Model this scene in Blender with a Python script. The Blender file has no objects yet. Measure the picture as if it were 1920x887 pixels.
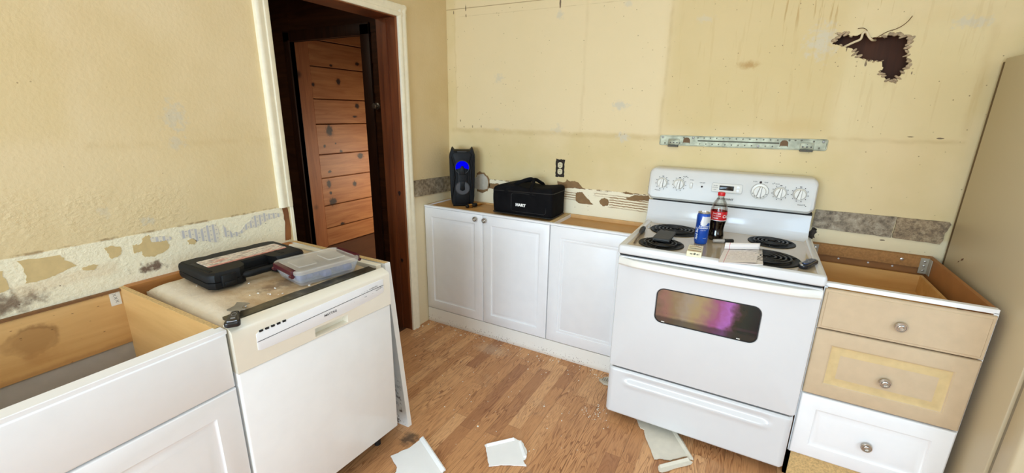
import bpy, bmesh, math, random
from mathutils import Vector, Matrix, Euler, noise

random.seed(7)
PI = math.pi
scene = bpy.context.scene
COL = scene.collection

# ------------------------------------------------------------------ camera
cam_data = bpy.data.cameras.new('camera')
cam_data.sensor_fit = 'HORIZONTAL'
cam_data.sensor_width = 36.0
cam_data.lens = 813.43 * 36.0 / 1920.0
cam_data.clip_start = 0.03
camera = bpy.data.objects.new('camera', cam_data)
camera.location = (1.91065, -2.54734, 1.46618)
camera.rotation_euler = [math.radians(a) for a in (74.1315, -0.9406, 28.8647)]
COL.objects.link(camera)
scene.camera = camera

# ------------------------------------------------------------------ light and exposure
scene.view_settings.view_transform = 'Standard'
scene.view_settings.look = 'None'
scene.view_settings.gamma = 1.0
scene.view_settings.exposure = -0.43
scene.view_settings.use_curve_mapping = False
scene.cycles.use_denoising = True
scene.cycles.max_bounces = 10
scene.cycles.diffuse_bounces = 5
scene.cycles.caustics_reflective = False
scene.cycles.caustics_refractive = False
scene.cycles.sample_clamp_indirect = 6.0

world = bpy.data.worlds.new('daylight')
scene.world = world
world.use_nodes = True
bg = world.node_tree.nodes['Background']
bg.inputs['Color'].default_value = (0.80, 0.90, 1.0, 1)
bg.inputs['Strength'].default_value = 1.0


def area(name, loc, target, sx, sy, power, color):
    l = bpy.data.lights.new(name, 'AREA')
    l.shape = 'RECTANGLE'
    l.size, l.size_y = sx, sy
    l.energy = power
    l.color = color
    o = bpy.data.objects.new(name, l)
    o.location = loc
    d = Vector(target) - Vector(loc)
    o.rotation_euler = d.to_track_quat('-Z', 'Z').to_euler()
    COL.objects.link(o)
    return o


DAY = (1.0, 0.985, 0.96)
area('window_daylight', (1.25, -6.30, 1.35), (0.9, 0, 1.0), 2.5, 1.6, 282.0, (0.60, 0.80, 1.0))
area('side_window_daylight', (3.42, -2.7, 1.5), (0.0, -2.0, 1.3), 1.3, 1.3, 36.0, (0.45, 0.72, 1.0))
area('ceiling_fill_light', (1.35, -1.75, 2.40), (1.3, -1.6, 0), 1.2, 1.2, 12.0, (0.68, 0.84, 1.0))  # added fill from above, no ceiling lamp known here
area('pine_room_window_light', (-0.95, 1.7, 0.75), (-2.1, 1.0, 0.1), 0.6, 0.7, 24.0, (1.0, 0.90, 0.70))


area('hall_fill_light', (-1.3, -1.1, 2.40), (-1.3, -1.0, 0), 0.4, 0.4, 6.0, (1.0, 0.85, 0.65))  # added to brighten the dark hall, no lamp seen there


# ------------------------------------------------------------------ node helper
def s2l(r, g, b):
    def f(c):
        c /= 255.0
        return c / 12.92 if c <= 0.04045 else ((c + 0.055) / 1.055) ** 2.4
    return (f(r), f(g), f(b), 1.0)


class N:
    def __init__(self, name, coord='Object'):
        self.m = bpy.data.materials.new(name)
        self.m.use_nodes = True
        self.t = self.m.node_tree
        self.t.nodes.clear()
        self.out = self.t.nodes.new('ShaderNodeOutputMaterial')
        self.p = self.t.nodes.new('ShaderNodeBsdfPrincipled')
        self.t.links.new(self.p.outputs[0], self.out.inputs[0])
        tc = self.t.nodes.new('ShaderNodeTexCoord')
        self.co = tc.outputs[coord]
        self._xyz = None

    def put(self, sock, v):
        if isinstance(v, (int, float)):
            sock.default_value = v
        elif isinstance(v, (tuple, list)):
            sock.default_value = v
        else:
            self.t.links.new(v, sock)

    def math(self, op, a, b=0.0, c=0.0, clamp=False):
        n = self.t.nodes.new('ShaderNodeMath')
        n.operation = op
        n.use_clamp = clamp
        self.put(n.inputs[0], a)
        self.put(n.inputs[1], b)
        self.put(n.inputs[2], c)
        return n.outputs[0]

    def xyz(self):
        if self._xyz is None:
            n = self.t.nodes.new('ShaderNodeSeparateXYZ')
            self.t.links.new(self.co, n.inputs[0])
            self._xyz = n.outputs
        return self._xyz

    def vec(self, x, y, z):
        n = self.t.nodes.new('ShaderNodeCombineXYZ')
        for i, v in enumerate((x, y, z)):
            self.put(n.inputs[i], v)
        return n.outputs[0]

    def scaled(self, s, off=(0, 0, 0)):
        n = self.t.nodes.new('ShaderNodeMapping')
        self.t.links.new(self.co, n.inputs[0])
        n.inputs['Scale'].default_value = s
        n.inputs['Location'].default_value = off
        return n.outputs[0]

    def noise(self, scale, detail=3.0, rough=0.55, v=None, dist=0.0):
        n = self.t.nodes.new('ShaderNodeTexNoise')
        self.t.links.new(v if v is not None else self.co, n.inputs['Vector'])
        n.inputs['Scale'].default_value = scale
        n.inputs['Detail'].default_value = detail
        n.inputs['Roughness'].default_value = rough
        n.inputs['Distortion'].default_value = dist
        return n.outputs[0]

    def voro(self, scale, v=None, feature='F1', rnd=1.0):
        n = self.t.nodes.new('ShaderNodeTexVoronoi')
        n.feature = feature
        self.t.links.new(v if v is not None else self.co, n.inputs['Vector'])
        n.inputs['Scale'].default_value = scale
        n.inputs['Randomness'].default_value = rnd
        return n.outputs

    def ramp(self, fac, stops):
        n = self.t.nodes.new('ShaderNodeValToRGB')
        self.put(n.inputs[0], fac)
        e = n.color_ramp.elements
        while len(e) < len(stops):
            e.new(0.5)
        for el, (p, c) in zip(e, stops):
            el.position = p
            el.color = c if len(c) == 4 else (*c, 1)
        return n.outputs[0]

    def step(self, v, a, b, lo=0.0, hi=1.0):
        n = self.t.nodes.new('ShaderNodeMapRange')
        n.interpolation_type = 'SMOOTHSTEP'
        self.put(n.inputs[0], v)
        n.inputs[1].default_value = a
        n.inputs[2].default_value = b
        n.inputs[3].default_value = lo
        n.inputs[4].default_value = hi
        return n.outputs[0]

    def mix(self, fac, a, b, mode='MIX'):
        n = self.t.nodes.new('ShaderNodeMix')
        n.data_type = 'RGBA'
        n.blend_type = mode
        self.put(n.inputs[0], fac)
        self.put(n.inputs[6], a)
        self.put(n.inputs[7], b)
        return n.outputs[2]

    def mul(self, *a):
        r = a[0]
        for x in a[1:]:
            r = self.math('MULTIPLY', r, x)
        return r

    def rect(self, u, v, u0, u1, v0, v1, s=0.02):
        return self.mul(self.step(u, u0 - s, u0 + s), self.step(u, u1 - s, u1 + s, 1, 0),
                        self.step(v, v0 - s, v0 + s), self.step(v, v1 - s, v1 + s, 1, 0))

    def ell(self, u, v, uc, vc, ru, rv, w=None, a=0.7, b=1.15):
        du = self.math('DIVIDE', self.math('SUBTRACT', u, uc), ru)
        dv = self.math('DIVIDE', self.math('SUBTRACT', v, vc), rv)
        d = self.math('SQRT', self.math('ADD', self.math('MULTIPLY', du, du), self.math('MULTIPLY', dv, dv)))
        if w is not None:
            d = self.math('ADD', d, w)
        return self.step(d, a, b, 1, 0)

    def bump(self, h, strength=0.3, dist=0.002):
        n = self.t.nodes.new('ShaderNodeBump')
        n.inputs['Strength'].default_value = strength
        n.inputs['Distance'].default_value = dist
        self.put(n.inputs['Height'], h)
        self.t.links.new(n.outputs[0], self.p.inputs['Normal'])

    def set(self, **k):
        for a, v in k.items():
            self.put(self.p.inputs[{'color': 'Base Color', 'rough': 'Roughness', 'metal': 'Metallic', 'spec': 'Specular IOR Level',
                                    'alpha': 'Alpha', 'trans': 'Transmission Weight', 'ior': 'IOR', 'coat': 'Coat Weight',
                                    'emit': 'Emission Color', 'estr': 'Emission Strength'}[a]], v)
        return self


def simple(name, rgb, rough=0.5, metal=0.0, var=0.06, vscale=14.0, bump=0.0, bscale=120.0, **k):
    n = N(name)
    c = s2l(*rgb)
    dark = tuple(x * (1 - var) for x in c[:3]) + (1,)
    lite = tuple(min(1, x * (1 + var * 0.6)) for x in c[:3]) + (1,)
    n.set(color=n.ramp(n.noise(vscale), [(0.3, dark), (0.7, lite)]), rough=rough, metal=metal, **k)
    if bump:
        n.bump(n.noise(bscale, 2), bump, 0.001)
    return n.m


def wood(name, light, dark, axis=0, scale=6.0, rough=0.55, stretch=14.0, knots=0.0, rings=0.5):
    """Straight grained timber, grain running along the given axis."""
    n = N(name)
    sc = [stretch] * 3
    sc[axis] = 1.0
    v = n.scaled(tuple(sc))
    g = n.noise(scale, 5, 0.6, v, 0.6)
    fine = n.noise(scale * 4, 3, 0.6, v)
    f = n.math('ADD', n.math('MULTIPLY', g, 1 - rings * 0.4), n.math('MULTIPLY', fine, rings * 0.4))
    c = n.ramp(f, [(0.32, s2l(*dark)), (0.68, s2l(*light))])
    if knots:
        d = n.voro(knots)[0]
        k = n.step(d, 0.05, 0.16, 1, 0)
        c = n.mix(k, c, tuple(x * 0.25 for x in s2l(*dark)[:3]) + (1,))
    n.set(color=c, rough=rough)
    n.bump(fine, 0.1, 0.0005)
    return n.m


# ------------------------------------------------------------------ mesh helper
class MB:
    """Collects shapes into one mesh."""

    def __init__(self):
        self.bm = bmesh.new()

    def merge(self, tmp):
        vm = {}
        for v in tmp.verts:
            vm[v] = self.bm.verts.new(v.co)
        for f in tmp.faces:
            try:
                self.bm.faces.new([vm[v] for v in f.verts])
            except ValueError:
                pass
        tmp.free()

    def face(self, pts):
        return self.bm.faces.new([self.bm.verts.new(p) for p in pts])

    def box(self, x0, y0, z0, x1, y1, z1, bev=0.0, seg=2, M=None):
        t = bmesh.new()
        bmesh.ops.create_cube(t, size=1.0)
        for v in t.verts:
            v.co = Vector(((x0 + x1) / 2 + v.co.x * (x1 - x0), (y0 + y1) / 2 + v.co.y * (y1 - y0), (z0 + z1) / 2 + v.co.z * (z1 - z0)))
        if bev:
            bmesh.ops.bevel(t, geom=list(t.edges), offset=bev, segments=seg, profile=0.5, affect='EDGES')
        if M:
            bmesh.ops.transform(t, matrix=M, verts=t.verts)
        self.merge(t)
        return self

    def prism(self, poly, mapf, a, b, bev=0.0, seg=2):
        """Extrude a 2D polygon from depth a to b; mapf(u, v, d) gives a point."""
        t = bmesh.new()
        A = [t.verts.new(mapf(u, v, a)) for u, v in poly]
        B = [t.verts.new(mapf(u, v, b)) for u, v in poly]
        n = len(poly)
        t.faces.new(A)
        t.faces.new(B[::-1])
        for i in range(n):
            j = (i + 1) % n
            t.faces.new((A[i], B[i], B[j], A[j]))
        bmesh.ops.recalc_face_normals(t, faces=t.faces)
        if bev:
            bmesh.ops.bevel(t, geom=[e for e in t.edges], offset=bev, segments=seg, profile=0.5, affect='EDGES')
        self.merge(t)
        return self

    def tube(self, pts, r, n=8, closed=False, flat=None):
        """Tube along points; r number or list; flat squashes the section along that axis vector."""
        pts = [Vector(p) for p in pts]
        m = len(pts)
        rs = r if isinstance(r, (list, tuple)) else [r] * m
        rings = []
        up = None
        for i, p in enumerate(pts):
            if closed:
                d = pts[(i + 1) % m] - pts[i - 1]
            else:
                d = pts[min(i + 1, m - 1)] - pts[max(i - 1, 0)]
            d.normalize()
            if up is None:
                up = Vector((0, 0, 1)) if abs(d.z) < 0.9 else Vector((1, 0, 0))
            s = d.cross(up)
            s.normalize()
            u2 = s.cross(d)
            up = u2
            ring = []
            for k in range(n):
                a = 2 * PI * k / n
                off = s * math.cos(a) * rs[i] + u2 * math.sin(a) * rs[i]
                if flat is not None:
                    fv, fs = flat
                    off = off - fv * (off.dot(fv) * (1 - fs))
                ring.append(self.bm.verts.new(p + off))
            rings.append(ring)
        for i in range(m if closed else m - 1):
            a, b = rings[i], rings[(i + 1) % m]
            for k in range(n):
                self.bm.faces.new((a[k], a[(k + 1) % n], b[(k + 1) % n], b[k]))
        if not closed:
            self.bm.faces.new(rings[0][::-1])
            self.bm.faces.new(rings[-1])
        return self

    def cyl(self, p0, p1, r0, r1=None, n=24):
        return self.tube([p0, p1], [r0, r0 if r1 is None else r1], n)

    def lathe(self, prof, c=(0, 0, 0), n=32, axis='z', cap=True):
        c = Vector(c)
        rings = []
        for r, h in prof:
            ring = []
            for k in range(n):
                a = 2 * PI * k / n
                if axis == 'z':
                    o = Vector((r * math.cos(a), r * math.sin(a), h))
                elif axis == 'y':
                    o = Vector((r * math.cos(a), -h, r * math.sin(a)))
                else:
                    o = Vector((h, r * math.cos(a), r * math.sin(a)))
                ring.append(self.bm.verts.new(c + o))
            rings.append(ring)
        for a, b in zip(rings, rings[1:]):
            for k in range(n):
                self.bm.faces.new((a[k], a[(k + 1) % n], b[(k + 1) % n], b[k]))
        if cap:
            self.bm.faces.new(rings[0])
            self.bm.faces.new(rings[-1])
        return self

    def grid(self, f, nu, nv, thick=None):
        """f(s, t) over 0..1; optional thickness vector makes it a solid sheet."""
        V = [[self.bm.verts.new(f(i / nu, j / nv)) for j in range(nv + 1)] for i in range(nu + 1)]
        uv = self.bm.loops.layers.uv.get('UVMap') or self.bm.loops.layers.uv.new('UVMap')
        def q(a, uvs):
            fc = self.bm.faces.new(a)
            for l, w in zip(fc.loops, uvs):
                l[uv].uv = w
        def co(i, j):
            return (i / nu, j / nv)
        for i in range(nu):
            for j in range(nv):
                q((V[i][j], V[i + 1][j], V[i + 1][j + 1], V[i][j + 1]), (co(i, j), co(i + 1, j), co(i + 1, j + 1), co(i, j + 1)))
        if thick is not None:
            T = Vector(thick)
            W = [[self.bm.verts.new(V[i][j].co + T) for j in range(nv + 1)] for i in range(nu + 1)]
            for i in range(nu):
                for j in range(nv):
                    q((W[i][j], W[i][j + 1], W[i + 1][j + 1], W[i + 1][j]), (co(i, j), co(i, j + 1), co(i + 1, j + 1), co(i + 1, j)))
            for i in range(nu):
                self.bm.faces.new((V[i][0], W[i][0], W[i + 1][0], V[i + 1][0]))
                self.bm.faces.new((V[i][nv], V[i + 1][nv], W[i + 1][nv], W[i][nv]))
            for j in range(nv):
                self.bm.faces.new((V[0][j], V[0][j + 1], W[0][j + 1], W[0][j]))
                self.bm.faces.new((V[nu][j], W[nu][j], W[nu][j + 1], V[nu][j + 1]))
        return self

    def loops(self, outlines, close_first=True, close_last=True):
        """Skin between same length closed outlines."""
        R = [[self.bm.verts.new(p) for p in o] for o in outlines]
        n = len(R[0])
        for a, b in zip(R, R[1:]):
            for k in range(n):
                self.bm.faces.new((a[k], a[(k + 1) % n], b[(k + 1) % n], b[k]))
        if close_first:
            self.bm.faces.new(R[0][::-1])
        if close_last:
            self.bm.faces.new(R[-1])
        return self

    def panel(self, mapf, x0, z0, x1, z1, rings, back, r=0.0, seg=1):
        """Door or drawer front: nested outlines (inset, depth) with a solid back at depth `back`."""
        outs = [[mapf(u, w, back) for u, w in rrect(x0, z0, x1, z1, r, seg)]]
        for ins, d in rings:
            rr = max(0.0, r - ins) if r else 0.0
            outs.append([mapf(u, w, d) for u, w in rrect(x0 + ins, z0 + ins, x1 - ins, z1 - ins, rr if r else 0, seg)])
        return self.loops(outs)

    def text(self, s, size, mapf, sx=1.0, depth=0.0, align='CENTER', font_bold=0.0):
        for (vs, fs) in [text_geo(s, size, sx, align, font_bold)]:
            vv = [self.bm.verts.new(mapf(u, v, depth)) for u, v in vs]
            for f in fs:
                try:
                    self.bm.faces.new([vv[i] for i in f])
                except ValueError:
                    pass
        return self

    def soft_box(self, c, h, r, cuts=9, wob=0.0, seed=0.0):
        t = bmesh.new()
        bmesh.ops.create_cube(t, size=2.0)
        bmesh.ops.subdivide_edges(t, edges=list(t.edges), cuts=cuts, use_grid_fill=True)
        H = Vector(h)
        for v in t.verts:
            p = Vector((v.co.x * H.x, v.co.y * H.y, v.co.z * H.z))
            inn = Vector([max(-(H[i] - r), min(H[i] - r, p[i])) for i in range(3)])
            d = p - inn
            if d.length > 1e-9:
                p = inn + d.normalized() * r
            if wob:
                q = p * 9 + Vector((seed, seed * 1.7, 0))
                p = p + noise.noise_vector(q) * wob
            v.co = Vector(c) + p
        self.merge(t)
        return self

    def build(self, name, material, parent=None, local=False, smooth=35.0, recalc=True, uv=False):
        bm = self.bm
        if recalc:
            bmesh.ops.recalc_face_normals(bm, faces=bm.faces)
        me = bpy.data.meshes.new(name)
        bm.to_mesh(me)
        bm.free()
        mats = material if isinstance(material, (list, tuple)) else [material]
        for m in mats:
            me.materials.append(m)
        if smooth:
            me.shade_smooth()
            me.set_sharp_from_angle(angle=math.radians(smooth))
        o = bpy.data.objects.new(name, me)
        COL.objects.link(o)
        if parent is not None:
            o.parent = parent
            if not local:
                me.transform(WORLD[parent.name].inverted())
            WORLD[o.name] = WORLD[parent.name].copy()
        else:
            WORLD[o.name] = Matrix.Identity(4)
        return o


WORLD = {}
_text_cache = {}


def text_geo(s, size, sx, align, bold):
    cu = bpy.data.curves.new('letters', 'FONT')
    cu.body = s
    cu.size = size
    cu.align_x = align
    cu.align_y = 'CENTER'
    cu.offset = bold
    cu.resolution_u = 3
    ob = bpy.data.objects.new('letters', cu)
    COL.objects.link(ob)
    dg = bpy.context.evaluated_depsgraph_get()
    me = bpy.data.meshes.new_from_object(ob.evaluated_get(dg))
    vs = [(v.co.x * sx, v.co.y) for v in me.vertices]
    fs = [list(p.vertices) for p in me.polygons]
    bpy.data.objects.remove(ob)
    bpy.data.curves.remove(cu)
    bpy.data.meshes.remove(me)
    return vs, fs


def rrect(x0, z0, x1, z1, r=0.0, seg=1):
    if r <= 0 and seg <= 1:
        return [(x0, z0), (x1, z0), (x1, z1), (x0, z1)]
    pts = []
    for cx, cz, a0 in ((x1 - r, z0 + r, -90), (x1 - r, z1 - r, 0), (x0 + r, z1 - r, 90), (x0 + r, z0 + r, 180)):
        for k in range(seg + 1):
            a = math.radians(a0 + 90.0 * k / seg)
            pts.append((cx + r * math.cos(a), cz + r * math.sin(a)))
    return pts


def tag(o, label=None, cat=None, group=None, kind=None):
    if label:
        o['label'] = label
    if cat:
        o['category'] = cat
    if group:
        o['group'] = group
    if kind:
        o['kind'] = kind
    return o


def thing(name, label, cat, loc=(0, 0, 0), rz=0.0, group=None):
    o = bpy.data.objects.new(name, None)
    o.empty_display_size = 0.05
    o.location = loc
    o.rotation_euler = (0, 0, rz)
    COL.objects.link(o)
    WORLD[o.name] = Matrix.Translation(Vector(loc)) @ Matrix.Rotation(rz, 4, 'Z')
    return tag(o, label, cat, group)


def struct(o):
    o['kind'] = 'structure'
    return o


def FY(y):      # front facing -y at depth plane y: u = x, v = z, depth goes into +y
    return lambda u, v, d: Vector((u, y + d, v))


def FX(x):      # front facing +x at plane x: u = y, v = z, depth goes into -x
    return lambda u, v, d: Vector((x - d, u, v))


def UZ(z):      # facing up, u = x, v = y, depth goes down
    return lambda u, v, d: Vector((u, v, z - d))


def rough_poly(pts, sub=4, amp=0.004, seed=0):
    rnd = random.Random(seed)
    out = []
    n = len(pts)
    for i in range(n):
        a, b = Vector(pts[i]), Vector(pts[(i + 1) % n])
        for k in range(sub):
            p = a.lerp(b, k / sub)
            out.append((p.x + rnd.uniform(-amp, amp), p.y + rnd.uniform(-amp, amp)))
    return out

# ------------------------------------------------------------------ wall materials
CREAM = s2l(223, 200, 152)
CREAM_DIRTY = s2l(208, 182, 124)
PLASTER = s2l(238, 226, 194)
PUTTY = s2l(204, 192, 166)


def back_wall_material():
    n = N('cream_wall_paint_back')
    X, _, Z = n.xyz()
    w = n.math('SUBTRACT', n.noise(9, 4), 0.5)
    wf = n.math('SUBTRACT', n.noise(45, 4), 0.5)
    u = n.math('ADD', X, n.math('MULTIPLY', w, 0.03))
    v = n.math('ADD', Z, n.math('MULTIPLY', w, 0.03))
    c = n.mix(n.step(n.noise(2.2, 4), 0.35, 0.7), CREAM, s2l(213, 190, 136))
    # paler paint where the old wall cupboards hung, yellower over the cooker
    c = n.mix(n.mul(n.rect(u, v, 0.07, 1.44, 1.365, 2.5, 0.012), 0.75), c, s2l(227, 205, 160))
    c = n.mix(n.mul(n.rect(u, v, 1.445, 2.20, 1.40, 2.6, 0.05), 0.6), c, CREAM_DIRTY)
    c = n.mix(n.mul(n.rect(u, v, 2.22, 2.665, 1.385, 1.85, 0.025), 0.5), c, s2l(222, 202, 152))
    # grime lines along the edges of the missing cupboards
    g = n.step(n.noise(14, 4), 0.25, 0.75)
    for (a, b, z0, z1, s, k) in ((0.03, 1.46, 1.335, 1.362, 0.012, 0.40), (2.20, 2.68, 1.370, 1.382, 0.010, 0.45),
                                 (1.432, 1.446, 1.36, 2.1, 0.010, 0.40), (0.972, 0.984, 1.36, 2.2, 0.012, 0.28),
                                 (0.064, 0.070, 1.35, 2.06, 0.005, 0.35), (2.66, 2.68, 1.40, 1.84, 0.016, 0.25)):
        c = n.mix(n.mul(n.rect(u, v, a, b, z0, z1, s), n.math('ADD', n.math('MULTIPLY', g, 0.7), 0.3), k), c, s2l(184, 152, 98))
    # thin drawn line near the top, and the sanded edge under it
    zz = n.math('SUBTRACT', Z, n.math('MULTIPLY', X, -0.006))
    c = n.mix(n.mul(n.rect(X, zz, 0.0, 0.74, 2.1085, 2.1125, 0.0012), 0.8), c, s2l(150, 122, 80))
    c = n.mix(n.mul(n.rect(X, zz, 0.10, 1.25, 2.062, 2.0655, 0.0015), 0.35, g), c, s2l(150, 122, 80))
    # filler patches
    for (uc, vc, ru, rv, k) in ((1.207, 1.519, .050, .030, .9), (1.238, 1.347, .038, .034, .85), (.405, 1.684, .034, .034, .6),
                                (.825, 1.376, .040, .030, .5), (.812, 2.02, .030, .030, .7), (2.107, 1.800, .070, .085, .75),
                                (2.600, 1.846, .070, .026, .75), (1.60, 1.935, .05, .02, .5), (1.205, 2.04, .03, .02, .6), (.40, 1.36, .03, .014, .4)):
        c = n.mix(n.mul(n.ell(X, Z, uc, vc, ru, rv, n.math('MULTIPLY', wf, 3.0), .2, 1.1), k), c, PUTTY)
    # grease spot and brown runs
    c = n.mix(n.mul(n.ell(X, Z, 1.826, 1.712, .055, .022, n.math('MULTIPLY', wf, 1.5), 0.1, 1.2), 0.75), c, s2l(176, 132, 62))
    c = n.mix(n.mul(n.ell(X, Z, 2.05, 1.42, .14, .06, w, 0.1, 1.2), 0.35), c, s2l(200, 165, 100))
    dv = n.vec(n.math('MULTIPLY', X, 42.0), 0.0, n.math('MULTIPLY', Z, 3.0))
    drip = n.step(n.noise(1.0, 4, 0.6, dv), 0.555, 0.63)
    c = n.mix(n.mul(drip, n.rect(u, v, 1.90, 2.34, 1.88, 2.6, 0.05), 0.6), c, s2l(176, 138, 74))
    c = n.mix(n.mul(drip, n.rect(u, v, 1.50, 2.75, 1.45, 2.6, 0.10), 0.16), c, s2l(190, 155, 95))
    # bare adhesive band behind the lost tiles
    band = n.rect(X, n.math('ADD', Z, n.math('MULTIPLY', wf, 0.006)), 0.20, 1.45, 0.6, 1.025, 0.003)
    c = n.mix(band, c, PLASTER)
    c = n.mix(n.mul(n.rect(X, Z, 2.10, 3.2, 0.6, 0.95, 0.01), 0.5), c, PLASTER)
    wave = n.math('SINE', n.math('ADD', n.math('MULTIPLY', Z, 430.0), n.math('ADD', n.math('MULTIPLY', wf, 4.5), n.math('MULTIPLY', X, 9.0))))
    ridge = n.step(wave, -0.15, 0.35)
    for (a, b, z0, z1, k) in ((1.185, 1.415, .925, 1.002, .9), (0.88, 0.985, .945, 1.0, .85), (1.09, 1.18, .985, 1.015, .5)):
        c = n.mix(n.mul(ridge, n.rect(u, v, a, b, z0, z1, 0.012), k), c, s2l(150, 112, 66))
    seam = n.mul(n.rect(X, n.math('ADD', Z, n.math('MULTIPLY', wf, 0.008)), 0.33, 1.42, 1.021, 1.0265, 0.002), n.step(n.noise(30, 3), .42, .55))
    c = n.mix(seam, c, s2l(120, 86, 50))
    # smear below the right hand tiles, dark flecks, fly specks
    sp = n.voro(34)[0]
    spk = n.mul(n.step(sp, 0.06, 0.10, 1, 0), n.step(n.noise(5.5, 2), 0.44, 0.56))
    c = n.mix(n.mul(spk, 0.75), c, s2l(112, 84, 52))
    for (uc, vc, ru, rv) in ((.155, 2.112, .004, .02), (.157, 2.065, .004, .010), (.812, 2.08, .005, .028), (.06, 2.09, .003, .012),
                             (2.50, 1.395, .012, .003), (2.60, 1.392, .012, .003), (2.285, 1.70, .004, .010), (2.45, 1.66, .003, .008), (2.205, 1.765, .003, .012), (2.496, .923, .012, .004), (.10, 1.41, .003, .008), (.20, 1.375, .003, .009), (.27, 1.375, .003, .009), (.13, 1.37, .004, .004)):
        c = n.mix(n.mul(n.ell(X, Z, uc, vc, ru, rv, n.math('MULTIPLY', wf, 1.6)), 0.85), c, s2l(84, 60, 40))
    n.set(color=c, rough=0.62)
    h = n.math('ADD', n.math('MULTIPLY', n.noise(70, 4), 0.5), n.math('MULTIPLY', n.mul(n.noise(38, 4), band), 1.2))
    n.bump(h, 0.30, 0.004)
    return n.m


def left_wall_material():
    n = N('cream_wall_paint_left')
    _, Y, Z = n.xyz()
    w = n.math('SUBTRACT', n.noise(9, 4), 0.5)
    wf = n.math('SUBTRACT', n.noise(45, 4), 0.5)
    u = n.math('ADD', Y, n.math('MULTIPLY', w, 0.03))
    v = n.math('ADD', Z, n.math('MULTIPLY', w, 0.03))
    c = n.mix(n.step(n.noise(2.2, 4), 0.35, 0.7), s2l(222, 199, 154), s2l(215, 190, 141))
    c = n.mix(n.mul(n.rect(u, v, -4.0, -1.98, 1.36, 2.7, 0.04), 0.35), c, CREAM_DIRTY)
    c = n.mix(n.mul(n.rect(u, v, -1.96, -1.33, 1.325, 1.345, 0.012), n.step(n.noise(14, 4), 0.3, 0.7), 0.30), c, s2l(196, 166, 112))
    for (uc, vc, ru, rv, k) in ((-1.685, 1.43, .045, .06, .75), (-1.69, 1.34, .04, .03, .6), (-1.832, 1.064, .022, .022, .8), (-1.95, 1.12, .02, .02, .4)):
        c = n.mix(n.mul(n.ell(Y, Z, uc, vc, ru, rv, n.math('MULTIPLY', wf, 3.4), .2, 1.1), k), c, PUTTY)
    # bare strip behind the missing backsplash
    band = n.mul(n.step(n.math('ADD', Z, n.math('MULTIPLY', wf, 0.006)), 1.020, 1.024, 1, 0), n.step(Y, -1.30, -1.29, 1, 0))
    c = n.mix(band, c, PLASTER)
    c = n.mix(n.mul(n.step(Y, -0.42, -0.40), n.step(Z, 0.90, 0.94, 1, 0), 0.6), c, PLASTER)
    edge = n.mul(n.step(Y, -1.30, -1.29, 1, 0), n.step(n.noise(22, 4), .44, .6), n.rect(Y, n.math('ADD', Z, n.math('MULTIPLY', wf, 0.008)), -4, -1.3, 1.020, 1.028, 0.003))
    c = n.mix(n.mul(edge, .8), c, s2l(150, 122, 82))
    c = n.mix(n.mul(n.ell(Y, Z, -1.855, .893, .055, .022, n.math('MULTIPLY', wf, 2.6), .2, 1.1), .9), c, s2l(88, 54, 34))
    c = n.mix(n.mul(n.ell(Y, Z, -2.25, .885, .13, .040, n.math('MULTIPLY', wf, 1.8), .2, 1.2), .85), c, s2l(96, 66, 42))
    c = n.mix(n.mul(n.rect(u, v, -2.2, -1.95, .90, .94, .012), .25), c, s2l(205, 165, 115))
    sp = n.voro(30)[0]
    spk = n.mul(n.step(sp, 0.05, 0.085, 1, 0), n.step(n.noise(6, 2), 0.48, 0.58), band)
    c = n.mix(n.mul(spk, 0.85), c, s2l(92, 66, 44))
    sp2 = n.voro(17)[0]
    c = n.mix(n.mul(n.step(sp2, 0.03, 0.045, 1, 0), n.step(n.noise(3, 2), .5, .6), .7), c, s2l(120, 92, 60))
    n.set(color=c, rough=0.62)
    rough_zone = n.mul(n.rect(u, v, -4, -1.70, 1.02, 1.20, 0.06), n.step(n.noise(5, 3), .3, .6))
    scr = n.noise(1.0, 4, .6, n.scaled((1, 60, 95)))
    h = n.math('ADD', n.math('MULTIPLY', n.noise(70, 4), 0.5), n.math('MULTIPLY', n.mul(scr, n.math('ADD', rough_zone, n.math('MULTIPLY', band, .6))), 1.8))
    n.bump(h, 0.5, 0.005)
    return n.m


M_WALL_BACK = back_wall_material()
M_WALL_LEFT = left_wall_material()
M_WALL = simple('cream_wall_paint', (216, 192, 150), 0.65, bump=0.15)
M_CEIL = simple('white_ceiling_paint', (242, 240, 232), 0.8)
M_PUTTY = simple('grey_filler', (192, 182, 162), 0.7, var=0.12, vscale=40)
M_TAN = simple('bare_tan_board_paper', (206, 178, 124), 0.75, var=0.08, vscale=40)
M_BROWNPAPER = simple('bare_brown_board_paper', (134, 102, 64), 0.8, var=0.12, vscale=40)
M_GYPSUM = simple('torn_gypsum', (176, 152, 120), 0.85, var=0.35, vscale=90, bump=0.6, bscale=200)


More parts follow.
